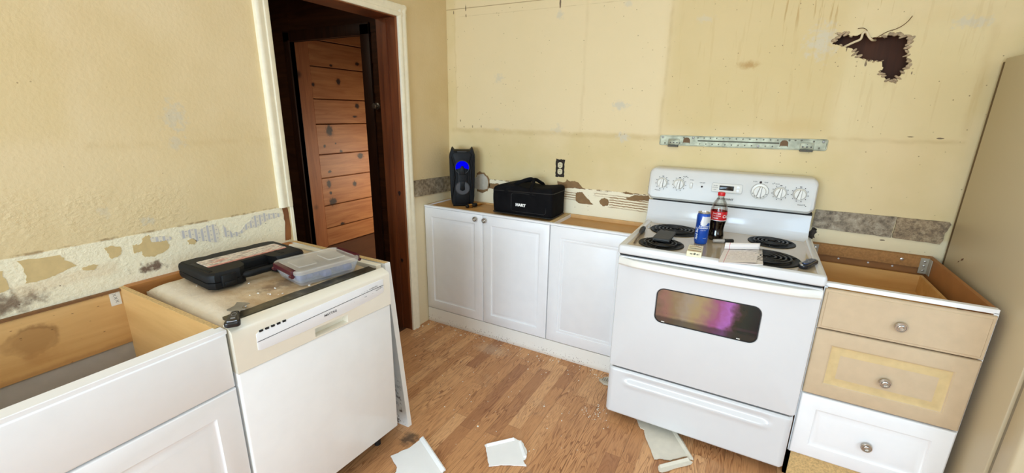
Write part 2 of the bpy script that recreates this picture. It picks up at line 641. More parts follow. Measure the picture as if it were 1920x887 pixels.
def floor_material():
    n = N('oak_strip_laminate')
    X, Y, _ = n.xyz()
    W = 0.0675
    col = n.math('FLOOR', n.math('DIVIDE', n.math('ADD', X, 0.031), W))
    wn = n.t.nodes.new('ShaderNodeTexWhiteNoise')
    wn.noise_dimensions = '1D'
    n.put(wn.inputs['W'], col)
    L = 0.62
    yy = n.math('DIVIDE', n.math('ADD', Y, n.math('MULTIPLY', wn.outputs['Value'], 3.7)), L)
    row = n.math('FLOOR', yy)
    wn2 = n.t.nodes.new('ShaderNodeTexWhiteNoise')
    wn2.noise_dimensions = '2D'
    n.put(wn2.inputs['Vector'], n.vec(col, row, 0))
    rnd = wn2.outputs['Value']
    gv = n.vec(n.math('ADD', n.math('MULTIPLY', X, 11.0), n.math('MULTIPLY', rnd, 37.0)), n.math('ADD', n.math('MULTIPLY', Y, 1.15), n.math('MULTIPLY', rnd, 91.0)), 0.0)
    arch = n.noise(2.0, 2, 0.5, gv, 0.4)
    rings = n.math('FRACT', n.math('MULTIPLY', arch, 13.0))
    rings = n.step(rings, 0.0, 0.5, 1, 0)
    fine = n.noise(1.0, 4, 0.65, n.vec(n.math('MULTIPLY', X, 330.0), n.math('MULTIPLY', Y, 14.0), rnd))
    base = n.ramp(rnd, [(0.0, s2l(172, 118, 78)), (0.25, s2l(196, 140, 92)), (0.7, s2l(207, 151, 101)), (1.0, s2l(224, 171, 120))])
    c = n.mix(n.mul(rings, n.step(n.noise(4, 2), .3, .7, .15, .85)), base, s2l(126, 74, 42))
    c = n.mix(n.step(fine, 0.45, 0.75, 0, 0.45), c, s2l(118, 72, 44))
    fx = n.math('FRACT', n.math('DIVIDE', n.math('ADD', X, 0.031), W))
    gx = n.math('MINIMUM', fx, n.math('SUBTRACT', 1.0, fx))
    fy = n.math('FRACT', yy)
    gy = n.math('MINIMUM', fy, n.math('SUBTRACT', 1.0, fy))
    gap = n.math('MAXIMUM', n.step(gx, 0.008, 0.02, 1, 0), n.step(gy, 0.0012, 0.003, 1, 0))
    c = n.mix(n.mul(gap, 0.3), c, s2l(84, 50, 28))
    # wider joint every third strip, and worn, dusty patches
    c3 = n.math('FRACT', n.math('DIVIDE', n.math('ADD', X, 0.031), W * 3))
    c = n.mix(n.mul(n.step(n.math('MINIMUM', c3, n.math('SUBTRACT', 1.0, c3)), 0.003, 0.007, 1, 0), .4), c, s2l(58, 36, 22))
    wf = n.math('SUBTRACT', n.noise(40, 4), 0.5)
    c = n.mix(n.mul(n.ell(X, Y, .62, -.42, .16, .08, n.math('MULTIPLY', wf, 1.2), .1, 1.1), .35), c, s2l(214, 190, 160))
    c = n.mix(n.mul(n.ell(X, Y, .70, -1.29, .05, .05, n.math('MULTIPLY', wf, 1.4), .3, 1.1), .85), c, s2l(70, 52, 38))
    c = n.mix(n.mul(n.step(n.voro(22)[0], .035, .06, 1, 0), n.step(n.noise(3, 2), .45, .6), .9), c, s2l(236, 226, 208))
    c = n.mix(n.mul(n.step(n.noise(5, 5, .7), .55, .8), .22), c, s2l(206, 180, 146))
    n.set(color=c, rough=n.math('ADD', n.math('MULTIPLY', n.noise(12, 3), 0.25), 0.33), spec=0.4)
    n.bump(n.math('SUBTRACT', n.math('MULTIPLY', fine, .4), gap), 0.12, 0.001)
    return n.m


M_FLOOR = floor_material()


def pine_material():
    n = N('knotty_pine_boards')
    _, Y, Z = n.xyz()
    bounds = (0.0, 0.202, 0.457, 0.76, 1.01, 1.323, 1.575, 1.89)
    wf = n.math('SUBTRACT', n.noise(40, 3), 0.5)
    rnd = 0.0
    for i, b in enumerate(bounds):
        rnd = n.math('ADD', rnd, n.math('MULTIPLY', n.math('GREATER_THAN', Z, b), (0.37, -0.21, 0.29, -0.18, 0.22, -0.3, 0.31, -0.2)[i]))
    v = n.vec(0, n.math('MULTIPLY', Y, 1.4), n.math('ADD', n.math('MULTIPLY', Z, 16.0), n.math('MULTIPLY', rnd, 40)))
    g = n.noise(1.6, 5, .6, v, 0.5)
    c = n.ramp(g, [(0.3, s2l(160, 92, 50)), (0.7, s2l(200, 136, 84))])
    c = n.mix(n.math('MULTIPLY', n.math('ABSOLUTE', rnd), 0.5), c, s2l(196, 126, 70))
    for (uc, vc, ru, rv) in ((1.142, 1.964, .03, .02), (.862, 1.759, .028, .035), (.547, 1.712, .02, .02), (1.093, 1.516, .028, .03), (.69, 1.255, .045, .06),
                             (.611, 1.096, .016, .016), (.756, 1.117, .01, .01), (.819, 1.029, .02, .016), (1.086, .96, .045, .035), (.644, .821, .022, .016),
                             (.619, .689, .028, .045), (.97, .649, .028, .03), (.651, .49, .05, .045), (.749, .218, .03, .018), (.785, 1.915, .02, .012), (.283, 1.567, .012, .018),
                             (.63, .59, .018, .018), (1.05, 1.40, .03, .012), (.42, 1.17, .014, .02), (.43, .45, .015, .022), (.40, .75, .01, .012)):
        c = n.mix(n.mul(n.ell(Y, Z, uc, vc, ru * 1.9, rv * 1.9, n.math('MULTIPLY', wf, 1.0), .3, 1.0), .45), c, s2l(140, 78, 40))
        c = n.mix(n.mul(n.ell(Y, Z, uc, vc, ru * 1.15, rv * 1.15, n.math('MULTIPLY', wf, 1.0), .5, 1.05), .95), c, s2l(44, 28, 22))
    n.set(color=c, rough=0.5)
    return n.m


M_PINE = pine_material()
M_DARKPINE = wood('dark_stained_pine', (104, 62, 34), (58, 33, 19), axis=0, scale=1.5, rough=0.5, stretch=10, knots=2.2)
M_DARKFRAME = wood('dark_stained_frame', (80, 47, 28), (46, 27, 16), axis=2, scale=1.5, rough=0.5, stretch=14)
M_JAMB = wood('brown_stained_jamb', (124, 64, 30), (78, 37, 17), axis=2, scale=1.3, rough=0.42, stretch=12, knots=2.4)
M_JAMBEDGE = wood('brown_jamb_edge', (162, 96, 52), (110, 60, 30), axis=2, scale=1.3, rough=0.5, stretch=12)
M_TRIMPAINT = simple('cream_trim_paint', (240, 230, 202), 0.42, var=0.05, vscale=30, bump=0.1)
M_DARKFLOOR = wood('dark_hall_floor', (92, 56, 34), (58, 34, 20), axis=1, scale=1.3, rough=0.4, stretch=9)
M_CAVITY = wood('brown_board_in_wall', (92, 50, 22), (50, 25, 10), axis=2, scale=1.2, rough=0.8, stretch=9)

# ------------------------------------------------------------------ room shell
HOLE = [(2.149, 1.793), (2.158, 1.81), (2.169, 1.832), (2.186, 1.831), (2.208, 1.818), (2.235, 1.822), (2.253, 1.828), (2.272, 1.814), (2.295, 1.808), (2.316, 1.81),
        (2.351, 1.817), (2.372, 1.819), (2.393, 1.805), (2.416, 1.804), (2.421, 1.793), (2.419, 1.781), (2.417, 1.763), (2.418, 1.741), (2.427, 1.716), (2.435, 1.697),
        (2.429, 1.679), (2.414, 1.651), (2.402, 1.629), (2.39, 1.624), (2.372, 1.634), (2.347, 1.653), (2.34, 1.666), (2.347, 1.681), (2.337, 1.71), (2.316, 1.711),
        (2.307, 1.716), (2.292, 1.712), (2.273, 1.722), (2.242, 1.74), (2.236, 1.756), (2.223, 1.768), (2.187, 1.778), (2.177, 1.785), (2.16, 1.784)]
HOLE = rough_poly(HOLE, 3, 0.003, 4)
OUTLET = (0.832, 0.884, 1.088, 1.190)


def plane_with_holes(mapf, outer, holes, depth):
    """Flat sheet with holes, given thickness `depth` away from the room."""
    bm = bmesh.new()
    def loop(pts, d):
        vs = [bm.verts.new(mapf(u, v, d)) for u, v in pts]
        return vs, [bm.edges.new((vs[i], vs[(i + 1) % len(vs)])) for i in range(len(vs))]
    for d in (0.0, depth):
        E = []
        for p in [outer] + holes:
            E += loop(p, d)[1]
        bmesh.ops.triangle_fill(bm, use_beauty=True, use_dissolve=False, edges=E)
    for p in [outer] + holes:
        n = len(p)
        A = [bm.verts.new(mapf(u, v, 0.0)) for u, v in p]
        B = [bm.verts.new(mapf(u, v, depth)) for u, v in p]
        for i in range(n):
            j = (i + 1) % n
            bm.faces.new((A[i], B[i], B[j], A[j]))
    bmesh.ops.remove_doubles(bm, verts=bm.verts, dist=1e-6)
    mb = MB()
    mb.bm.free()
    mb.bm = bm
    return mb


RX1, RYF, RZC = 3.55, -6.45, 2.45
wb = plane_with_holes(FY(0.0), [(-0.16, 0.0), (RX1, 0.0), (RX1, RZC), (-0.16, RZC)],
                      [HOLE, [(OUTLET[0], OUTLET[2]), (OUTLET[1], OUTLET[2]), (OUTLET[1], OUTLET[3]), (OUTLET[0], OUTLET[3])]], 0.014)
wall_back = struct(wb.build('wall_back', M_WALL_BACK, smooth=0))
m = MB()
m.box(-0.16, 0.105, 0, RX1, 0.13, RZC)
for x in (2.10, 2.50, 2.90, 0.80, 1.70, 0.1, 3.3):
    m.box(x - 0.02, 0.014, 0, x + 0.02, 0.105, RZC)
m.box(-0.16, 0.014, -0.02, RX1, 0.13, 0)
m.box(-0.16, 0.014, RZC, RX1, 0.13, RZC + .02)
m.build('wall_cavity', M_CAVITY, wall_back)
# torn gypsum round the hole
m = MB()
rg = random.Random(11)
n_h = len(HOLE)
for i in range(0, n_h, 2):
    u, v = HOLE[i]
    big = (u > 2.31 and v > 1.795 and u < 2.40) or (v < 1.665) or u > 2.405 or (2.15 < u < 2.2 and v > 1.8) or (2.23 < u < 2.26 and v < 1.76)
    if not big and rg.random() < 0.55:
        continue
    t = bmesh.new()
    bmesh.ops.create_icosphere(t, subdivisions=2, radius=1.0)
    sx, sz = (rg.uniform(.009, .016), rg.uniform(.004, .008)) if big else (rg.uniform(.004, .007), rg.uniform(.002, .004))
    rot = Matrix.Rotation(rg.uniform(-.7, .7), 4, 'Y')
    for vv in t.verts:
        d = 1 + 0.45 * noise.noise(vv.co * 2.1 + Vector((i, 0, 0)))
        p = Vector((vv.co.x * sx * d, vv.co.y * .006 * d, vv.co.z * sz * d))
        vv.co = rot @ p + Vector((u, -0.001, v))
    m.merge(t)
tag(m.build('torn_edge', M_GYPSUM, wall_back), 'crumbled pinkish gypsum round the hole')

# left wall: two sheets and a header round the doorway
DY0, DY1, DH = -1.262, -0.473, 1.990
m = plane_with_holes(FX(0.0), [(RYF, 0.0), (DY0, 0.0), (DY0, DH), (DY1, DH), (DY1, 0.0), (0.0, 0.0), (0.0, RZC), (RYF, RZC)], [], 0.16)
wall_left = struct(m.build('wall_left', M_WALL_LEFT, smooth=0))
m = MB()
m.box(-0.05, -6.5, -0.08, 3.6, 0.0, 0.0)
floor = struct(m.build('floor', M_FLOOR, smooth=0))
m = MB()
m.box(-0.16, RYF, RZC, RX1, 0.014, RZC + 0.05)
struct(m.build('ceiling', M_CEIL, smooth=0))
m = plane_with_holes(lambda u, v, d: Vector((RX1 + d, u, v)), [(RYF, 0), (0.014, 0), (0.014, RZC), (RYF, RZC)], [[(-3.4, .85), (-2.0, .85), (-2.0, 2.15), (-3.4, 2.15)]], 0.12)
struct(m.build('wall_right', M_WALL, smooth=0))
m = plane_with_holes(lambda u, v, d: Vector((u, RYF - d, v)), [(-.16, 0), (RX1, 0), (RX1, RZC), (-.16, RZC)], [[(.02, .63), (2.48, .63), (2.48, 2.27), (.02, 2.27)]], 0.12)
struct(m.build('wall_front', M_WALL, smooth=0))


def window(name, mapf, u0, v0, u1, v1, mull):
    m = MB()
    for a in ((u0, v0, u1, v0 + .05), (u0, v1 - .05, u1, v1), (u0, v0, u0 + .05, v1), (u1 - .05, v0, u1, v1)) + tuple((k - .02, v0, k + .02, v1) for k in mull):
        m.prism([(a[0], a[1]), (a[2], a[1]), (a[2], a[3]), (a[0], a[3])], mapf, 0.03, 0.09)
    return struct(m.build(name, M_TRIMPAINT))


window('window_1', lambda u, v, d: Vector((u, RYF - d, v)), .02, .63, 2.48, 2.27, (1.25,))
window('window_2', lambda u, v, d: Vector((RX1 + d, u, v)), -3.4, .85, -2.0, 2.15, (-2.7,))

struct(wall_back)
# peeled patches
def patch(parent, mapf, pts, material, name, label=None, amp=.003, seed=1, t=.0008, sub=4):
    m = MB()
    m.prism(rough_poly(pts, sub, amp, seed), mapf, 0.0, -t)
    o = m.build(name, material, parent, smooth=0)
    if label:
        o['label'] = label
    return o


PB, PL = FY(-0.0002), FX(0.0002)
patch(wall_back, PB, [(.23, 1.03), (.232, 1.06), (.26, 1.073), (.295, 1.066), (.325, 1.045), (.338, 1.02), (.338, .97), (.32, .94), (.28, .925), (.235, .93)], M_BROWNPAPER, 'peeled_patch', seed=2)
patch(wall_back, FY(-0.0012), [(.22, 1.02), (.245, 1.05), (.285, 1.058), (.318, 1.035), (.328, 1.0), (.322, .96), (.29, .945), (.24, .945), (.20, .96)], M_PUTTY, 'filler_patch', seed=3, amp=.002)
patch(wall_back, PB, [(.335, .995), (.37, .998), (.40, 1.004), (.43, .992), (.50, .985), (.55, .97), (.50, .95), (.40, .955), (.335, .962)], M_BROWNPAPER, 'peeled_patch', seed=5)
patch(wall_back, PB, [(.843, 1.058), (.880, 1.050), (.897, 1.055), (.907, 1.073), (.93, 1.062), (.955, 1.066), (.981, 1.062), (1.0, 1.045), (1.012, 1.03), (1.03, 1.024), (.97, 1.024), (.899, 1.016), (.85, 1.018)], M_BROWNPAPER, 'peeled_patch', seed=6, amp=.002)
patch(wall_back, PB, [(.971, .993), (.985, 1.0), (1.012, 1.002), (1.03, .985), (1.045, .97), (1.06, .96), (1.07, .945), (1.092, .932), (1.06, .930), (.996, .928), (.975, .945)], M_BROWNPAPER, 'peeled_patch', seed=7, amp=.002)
patch(wall_back, PB, [(1.158 + .03 * math.cos(a), .955 + .025 * math.sin(a)) for a in [k * PI / 6 for k in range(12)]], M_BROWNPAPER, 'peeled_patch', seed=8, amp=.003, sub=2)
patch(wall_back, PB, [(1.285, .994), (1.31, 1.004), (1.33, 1.016), (1.36, 1.018), (1.415, 1.022), (1.43, .992), (1.38, .990), (1.34, .984), (1.30, .985)], M_BROWNPAPER, 'peeled_patch', seed=9, amp=.002)
patch(wall_back, PB, [(1.26, 1.022), (1.28, 1.032), (1.30, 1.03), (1.33, 1.022), (1.30, 1.017)], M_BROWNPAPER, 'peeled_patch', seed=10, amp=.002)
patch(wall_back, FY(-.0004), [(.829, 1.086), (.834, 1.082), (.858, 1.085), (.884, 1.083), (.888, 1.092), (.886, 1.14), (.889, 1.19), (.880, 1.195), (.850, 1.192), (.830, 1.196), (.827, 1.16), (.829, 1.12)], simple('dark_ragged_opening', (44, 34, 26), .9, var=.4, vscale=90), 'ragged_opening', seed=31, amp=.0022)
patch(wall_back, FY(-.0016), [(2.205, .895), (2.212, .93), (2.226, .95), (2.238, .94), (2.236, .905), (2.23, .89), (2.214, .885)], simple('black_grime', (58, 50, 42), .8, var=.6, vscale=90), 'grime_patch', seed=12, amp=.005)
patch(wall_left, PL, [(-2.177, 1.008), (-2.086, 1.005), (-2.075, .985), (-2.055, .955), (-2.10, .944), (-2.13, .934), (-2.174, .936), (-2.166, .96)], M_TAN, 'peeled_patch', seed=13)
patch(wall_left, PL, [(-1.972, .995), (-1.955, 1.0), (-1.93, .99), (-1.927, .975), (-1.94, .958), (-1.963, .955), (-1.966, .975)], M_TAN, 'peeled_patch', seed=14, amp=.002)
patch(wall_left, PL, [(-1.898, .99), (-1.885, .985), (-1.872, .985), (-1.86, 1.008), (-1.845, 1.01), (-1.82, .985), (-1.79, .978), (-1.785, .955), (-1.80, .94), (-1.84, .928), (-1.87, .937), (-1.875, .96), (-1.897, .955)], M_TAN, 'peeled_patch', seed=15)
patch(wall_left, PL, [(-1.722, .962), (-1.70, .965), (-1.69, .95), (-1.70, .94), (-1.72, .945)], M_TAN, 'peeled_patch', seed=16, amp=.002)
patch(wall_left, PL, [(-2.04, .945), (-2.01, .95), (-2.0, .94), (-2.015, .93), (-2.04, .935)], M_TAN, 'peeled_patch', seed=17, amp=.002)
patch(wall_left, PL, [(-2.30, 1.0), (-2.215, .99), (-2.212, .93), (-2.25, .92), (-2.30, .92)], M_TAN, 'peeled_patch', seed=171)


def wallpaper_material():
    n = N('old_striped_wallpaper')
    _, Y, Z = n.xyz()
    f = n.math('FRACT', n.math('DIVIDE', Y, 0.022))
    st = n.mul(n.step(f, .05, .12), n.step(f, .42, .5, 1, 0))
    dx = n.math('SUBTRACT', f, .75)
    fz = n.math('SUBTRACT', n.math('FRACT', n.math('DIVIDE', Z, 0.018)), .5)
    dot = n.step(n.math('ADD', n.math('MULTIPLY', dx, dx), n.math('MULTIPLY', fz, fz)), .012, .03, 1, 0)
    c = n.mix(st, s2l(222, 210, 184), s2l(190, 184, 180))
    c = n.mix(n.mul(dot, .6), c, s2l(160, 152, 160))
    n.set(color=c, rough=.8)
    return n.m


M_PAPER_OLD = wallpaper_material()
patch(wall_left, PL, [(-1.743, 1.006), (-1.72, 1.002), (-1.69, 1.003), (-1.67, .99), (-1.645, 1.004), (-1.61, 1.008), (-1.60, .97), (-1.61, .93), (-1.635, .928), (-1.66, .945), (-1.69, .95), (-1.715, .975), (-1.742, .971)], M_PAPER_OLD, 'wallpaper_patch', 'old pale blue striped wallpaper showing through', seed=18)
patch(wall_left, PL, [(-1.586, .998), (-1.575, .985), (-1.55, .955), (-1.52, .95), (-1.50, .97), (-1.47, .99), (-1.455, 1.006), (-1.40, 1.01), (-1.34, 1.0), (-1.318, .992), (-1.33, .98), (-1.38, .978), (-1.41, .966), (-1.44, .955), (-1.49, .952), (-1.52, .935), (-1.56, .935), (-1.588, .945)], M_PAPER_OLD, 'wallpaper_patch', 'old pale blue striped wallpaper showing through', seed=19)
patch(wall_left, FX(.0012), [(-1.84, 1.0), (-1.80, .998), (-1.775, .99), (-1.775, .978), (-1.81, .98), (-1.838, .985)], M_PAPER_OLD, 'wallpaper_patch', 'old pale blue striped wallpaper showing through', seed=20, amp=.002)

# door casing, jambs
CAS = [(0.0, 0.0), (0.0, 0.012), (0.006, 0.016), (0.022, 0.017), (0.026, 0.013), (0.032, 0.014), (0.046, 0.020), (0.058, 0.020), (0.064, 0.016), (0.065, 0.0)]
trim = MB()
# right upright (outline runs from opening edge outwards), left upright cut short, head
trim.prism([(a, b) for a, b in CAS], lambda u, v, d: Vector((v, DY1 + u, d)), 0.0, DH + .065)
trim.prism([(a, b) for a, b in CAS], lambda u, v, d: Vector((v, DY0 - u, d)), 1.022, DH + .065)
trim.prism([(a, b) for a, b in CAS], lambda u, v, d: Vector((v + .0005, d, DH + u)), DY0 - .065, DY1 + .065)
trim.box(0.0, DY0 - .012, .60, .010, DY0, 1.022)
tr1 = struct(trim.build('trim_1', M_TRIMPAINT))
m = MB()
m.box(-.165, DY1 - .001, 0, -.010, DY1 + .02, DH)
m.box(-.165, DY0 - .02, 0, -.002, DY0 + .001, DH)
m.box(-.165, DY0, DH - .001, -.010, DY1, DH + .02)
m.box(-.115, DY1 - .013, 0, -.075, DY1, DH - .012)
m.build('jamb', M_JAMB, tr1)
for kx, kz, kr in ((-.105, 1.789, .016), (-.050, .958, .013), (-.09, 1.35, .010), (-.06, .50, .012)):
    m = MB()
    m.prism([(kx + kr * .8 * math.cos(a) * (1 + .2 * math.sin(3 * a)), kz + kr * 1.2 * math.sin(a)) for a in [k * PI / 9 for k in range(18)]], FY(DY1 - .001), 0, -.0006)
    m.build('knot', simple('dark_pine_knot', (34, 18, 12), .5), tr1)
m = MB()
m.box(-.012, DY1 - .004, 0, .001, DY1 + .012, DH)
m.box(-.012, DY0, DH - .004, .001, DY1, DH + .010)
m.build('jamb_edge', M_JAMBEDGE, tr1)
m = MB()
m.prism(rough_poly([(-1.316, .86), (-1.288, .86), (-1.282, .92), (-1.286, 1.018), (-1.312, 1.018), (-1.308, .95)], 4, .002, 3), FX(.0006), 0, -.002)
m.build('bare_stud', wood('stained_bare_stud', (170, 104, 46), (96, 54, 24), axis=2, scale=1.2, stretch=12), tr1)

# hall and pine room beyond the doorway
HY = 0.20
m = MB()
m.box(-3.2, HY, 0, -1.885, HY + .02, RZC)
m.box(-1.0, HY, 0, 0.0 - .16, HY + .02, RZC)
m.box(-1.885, HY, 2.05, -1.0, HY + .02, RZC)
for z in (.20, .43, .68, .90, 1.12, 1.34, 1.60, 1.83, 2.06, 2.25):
    for a, b in ((-3.2, -1.885), (-1.0, -.16)):
        m.box(a, HY - .004, z + .006, b, HY, z + .20)
struct(m.build('wall_hall', M_DARKPINE))
m = MB()
m.box(-1.97, HY - .022, 0, -1.885, HY + .03, 2.13, .004)
m.box(-1.0, HY - .022, 0, -.90, HY + .03, 2.13, .004)
m.box(-1.97, HY - .022, 2.05, -.90, HY + .03, 2.14, .004)
m.box(-1.905, HY - .03, 0, -1.885, HY + .03, 2.06, .003)
struct(m.build('trim_2', M_DARKFRAME))
m = MB()
m.box(-3.25, -2.6, 0, -3.2, HY, RZC)
m.box(-3.25, -2.65, 0, -.16, -2.6, RZC)
struct(m.build('wall_hall_side', M_DARKPINE))
m = MB()
m.box(-3.25, -2.65, RZC, -.16, 3.6, RZC + .05)
struct(m.build('ceiling_hall', M_DARKPINE))
m = MB()
m.box(-3.25, -2.65, -.08, -.05, 3.6, 0.0)
struct(m.build('floor_hall', M_DARKFLOOR))
m = MB()
zs = (0.0, 0.202, 0.457, 0.76, 1.01, 1.323, 1.575, 1.89, 2.14, RZC)
for a, b in zip(zs, zs[1:]):
    m.box(-2.14, .53, a + .005, -2.10, 3.55, b - .005, .003, 1)
m.box(-2.16, HY + .02, 0, -2.14, 3.55, RZC)
wp = struct(m.build('wall_pine', M_PINE))
m = MB()
m.box(-2.14, .28, 0, -2.088, .524, 2.12, .004, 1)
m.build('stile', wood('upright_pine_board', (196, 122, 70), (150, 84, 44), axis=2, scale=1.4, stretch=9, knots=3.0), wp)
m = MB()
m.box(-2.16, 3.55, 0, -.12, 3.6, RZC)
m.box(-.16, HY, 0, -.12, 3.6, RZC)
struct(m.build('wall_pine_room', wood('pine_boards_plain', (206, 142, 88), (168, 100, 56), axis=0, scale=1.4, stretch=9)))

# ------------------------------------------------------------------ shared materials
M_WHITE = simple('white_thermofoil', (238, 237, 236), 0.38, var=0.02, spec=0.45)
M_WHITE_DIRTY = None
n = N('white_plinth_with_grime')
X, _, Z = n.xyz()
sp = n.step(n.voro(85)[0], .16, .30, 1, 0)
low = n.math('MULTIPLY', n.step(Z, .02, .065, 1, 0), n.step(n.noise(6, 3), .38, .54))
c = n.mix(n.mul(sp, low, .9), s2l(240, 236, 226), s2l(110, 76, 50))
c = n.mix(n.mul(n.step(Z, .0, .03, 1, 0), .35), c, s2l(180, 150, 116))
n.set(color=c, rough=.5)
M_PLINTH = n.m
M_PARTICLE = simple('particle_board', (206, 172, 116), .85, var=.28, vscale=160)
M_HARDBOARD = simple('brown_hardboard', (196, 146, 84), .55, var=.10, vscale=9)
M_RAIL = simple('pale_wood_rail', (214, 168, 108), .6, var=.1)
M_PLY = wood('birch_ply', (222, 178, 114), (200, 152, 90), axis=1, scale=1.6, rough=.5, stretch=8)
M_PLYX = wood('birch_ply_side', (224, 180, 116), (202, 154, 92), axis=0, scale=1.6, rough=.5, stretch=8)
M_OAKSTRIP = wood('orange_wood_ledger', (196, 132, 66), (150, 92, 42), axis=1, scale=1.6, rough=.5, stretch=12)
M_MDF = simple('stripped_mdf', (200, 176, 143), .75, var=.05, vscale=26, bump=.1, bscale=300)
M_MDF_EDGE = simple('yellow_routed_mdf', (208, 181, 130), .75, var=.08, vscale=30)
M_NICKEL = simple('brushed_nickel', (206, 200, 190), .28, .85, var=.05)
M_ENAMEL = simple('white_enamel', (216, 215, 214), .16, var=.01, spec=.45, coat=.1)
M_COOKTOP = simple('cooktop_field_with_reflection', (186, 168, 140), .16, var=.02, spec=.6, coat=.3)  # white enamel, with the cream wall's reflection put into the colour
M_OFFWHITE = simple('off_white_plastic', (226, 222, 212), .32, var=.02)
M_BISQUE = simple('bisque_panel', (240, 239, 236), .25, var=.02, coat=.2)
M_CREAMPANEL = simple('cream_console', (236, 228, 210), .18, var=.02, coat=.5)
M_CTRL = simple('white_control_strip', (240, 240, 240), .3, var=.01)
M_BLACK = simple('black_gloss', (10, 10, 11), .15, var=.1)
M_BLACKMATT = simple('black_matt', (22, 21, 20), .6, var=.15, vscale=40)
M_COIL = simple('burner_coil_iron', (17, 16, 16), .42, spec=.4, var=.2, vscale=60)
M_INK = simple('printed_grey_ink', (70, 68, 68), .6)
M_INKLIGHT = simple('printed_pale_ink', (140, 138, 136), .6)
M_DARKGAP = simple('dark_gap', (24, 22, 21), .8)
M_GALV = N('galvanised_steel')
M_GALV.set(color=M_GALV.ramp(M_GALV.noise(26, 4), [(.3, s2l(118, 116, 94)), (.7, s2l(162, 160, 134))]), rough=.42, metal=.45)
M_GALV = M_GALV.m
M_STEEL = simple('worn_steel', (150, 146, 138), .4, .6, var=.25, vscale=30)


def knob_round(parent, c, axis, r=.0165, name='knob'):
    """Ringed cabinet knob standing out of a front; axis 'y' = towards -y, 'x' = towards +x."""
    m = MB()
    prof = [(.006, 0), (.006, .012), (r * .8, .0135), (r, .0155), (r, .018), (r * .90, .0205), (r * .80, .0205), (r * .72, .0165), (r * .60, .0165), (r * .53, .0215), (r * .42, .0225), (r * .34, .0215), (r * .27, .0175), (0.0005, .0175)]
    m.lathe(prof, c, 28, axis)
    return m.build(name, M_NICKEL, parent)


DOOR_RINGS = [(0.0, .004), (.0012, .0015), (.004, 0.0), (.060, 0.0), (.0625, .0045), (.067, .0060), (.072, .0058), (.084, .0022), (.090, .0015)]
DOOR_RINGS2 = [(0.0, .004), (.0012, .0015), (.004, 0.0), (.066, 0.0), (.068, .003), (.074, .0035), (.076, .0015), (.084, .0015), (.086, .0045), (.089, .0045), (.092, .003)]

# ------------------------------------------------------------------ back run: two white base units
def base_unit(x0, x1, label, doors, rings, knobs, board_z=.850):
    t = thing('base_cabinet', label, 'cabinet', (x0, 0, 0))
    D, TOP = .283, .859
    m = MB()
    m.box(x0, -D, .108, x0 + .016, -.002, TOP)
    m.box(x1 - .016, -D, .108, x1, -.002, TOP)
    m.box(x0 + .016, -D, .108, x1 - .016, -.002, .124)
    m.box(x0 + .016, -D, .124, x1 - .016, -.268, board_z - .006)
    m.box(x0, -.302, TOP - .012, x1, -D + .004, TOP, .0015, 1)
    m.build('carcass', M_WHITE, t)
    m = MB()
    m.box(x0 + .016, -D + .004, board_z - .006, x1 - .016, -.018, board_z)
    m.build('top_board', M_HARDBOARD, t)
    m = MB()
    m.box(x0 + .016, -.018, .80, x1 - .016, -.002, TOP)
    m.build('back_rail', M_RAIL, t)
    for xa in (x0 + .001, x1 - .015):
        m = MB()
        m.box(xa, -D + .004, TOP, xa + .014, -.004, TOP + .0012)
        m.build('edge_strip', M_PARTICLE, t)
    for (a, b), ks in zip(doors, knobs):
        d = MB()
        d.panel(FY(-.303), a, .112, b, .8455, rings, .018)
        dd = d.build('door', M_WHITE, t)
        for kx, kz in ks:
            knob_round(dd, (kx, -.302, kz), 'y')
    return t


base_unit(.004, .936, 'white two-door base cabinet under the speaker and black bag, two ringed knobs', [(.006, .4735), (.4765, .934)], DOOR_RINGS, [[(.424, .817)], [(.493, .816)]])
base_unit(.937, 1.425, 'white single-door base cabinet with open brown top, next to the stove', [(.939, 1.423)], DOOR_RINGS2, [[]], .838)
m = MB()
m.box(.004, -.298, 0, 1.425, -.282, .106, .001, 1)
tag(m.build('toe_kick', M_PLINTH), 'long white plinth board speckled with grime under the white base cabinets', 'plinth')

# ------------------------------------------------------------------ the stove
SX, SW = 1.446, .762
stove = thing('electric_range', 'white electric coil stove with backguard, oven door and lower drawer', 'stove', (SX + SW / 2, -.36, 0))
m = MB()
m.box(SX + .004, -.640, .035, SX + SW - .004, -.03, .872)
m.build('body', M_ENAMEL, stove)
for fx in (.05, .71):
    for fy in (-.60, -.08):
        m = MB()
        m.lathe([(.018, 0), (.018, .012), (.010, .016), (.010, .036)], (SX + fx, fy, 0), 16)
        m.build('foot', M_BLACKMATT, stove)
# cooktop: rolled edge, slightly sunk field
m = MB()
rings = []
x0, x1, y0, y1 = SX - .004, SX + SW + .006, -.702, -.085
for ins, z in ((.004, .874), (0.0, .879), (0.0, .902), (.003, .910), (.010, .914), (.022, .914), (.030, .9115), (.030, .900)):
    rings.append([Vector((u, v, z)) for u, v in rrect(x0 + ins, y0 + ins, x1 - ins, y1 - ins * .3, max(.014 - ins * .3, .005), 5)])
m.loops(rings)
m.build('cooktop', M_ENAMEL, stove)
m = MB()
rings = []
for ins, z in ((.030, .9005), (.030, .9115), (.036, .9094), (.044, .9085)):
    rings.append([Vector((u, v, z)) for u, v in rrect(x0 + ins, y0 + ins, x1 - ins, y1 - ins * .3, max(.014 - ins * .3, .005), 5)])
m.loops(rings)
tag(m.build('cooktop_field', M_COOKTOP, stove), 'sunken field of the cooktop, beige wall reflection put into its colour')
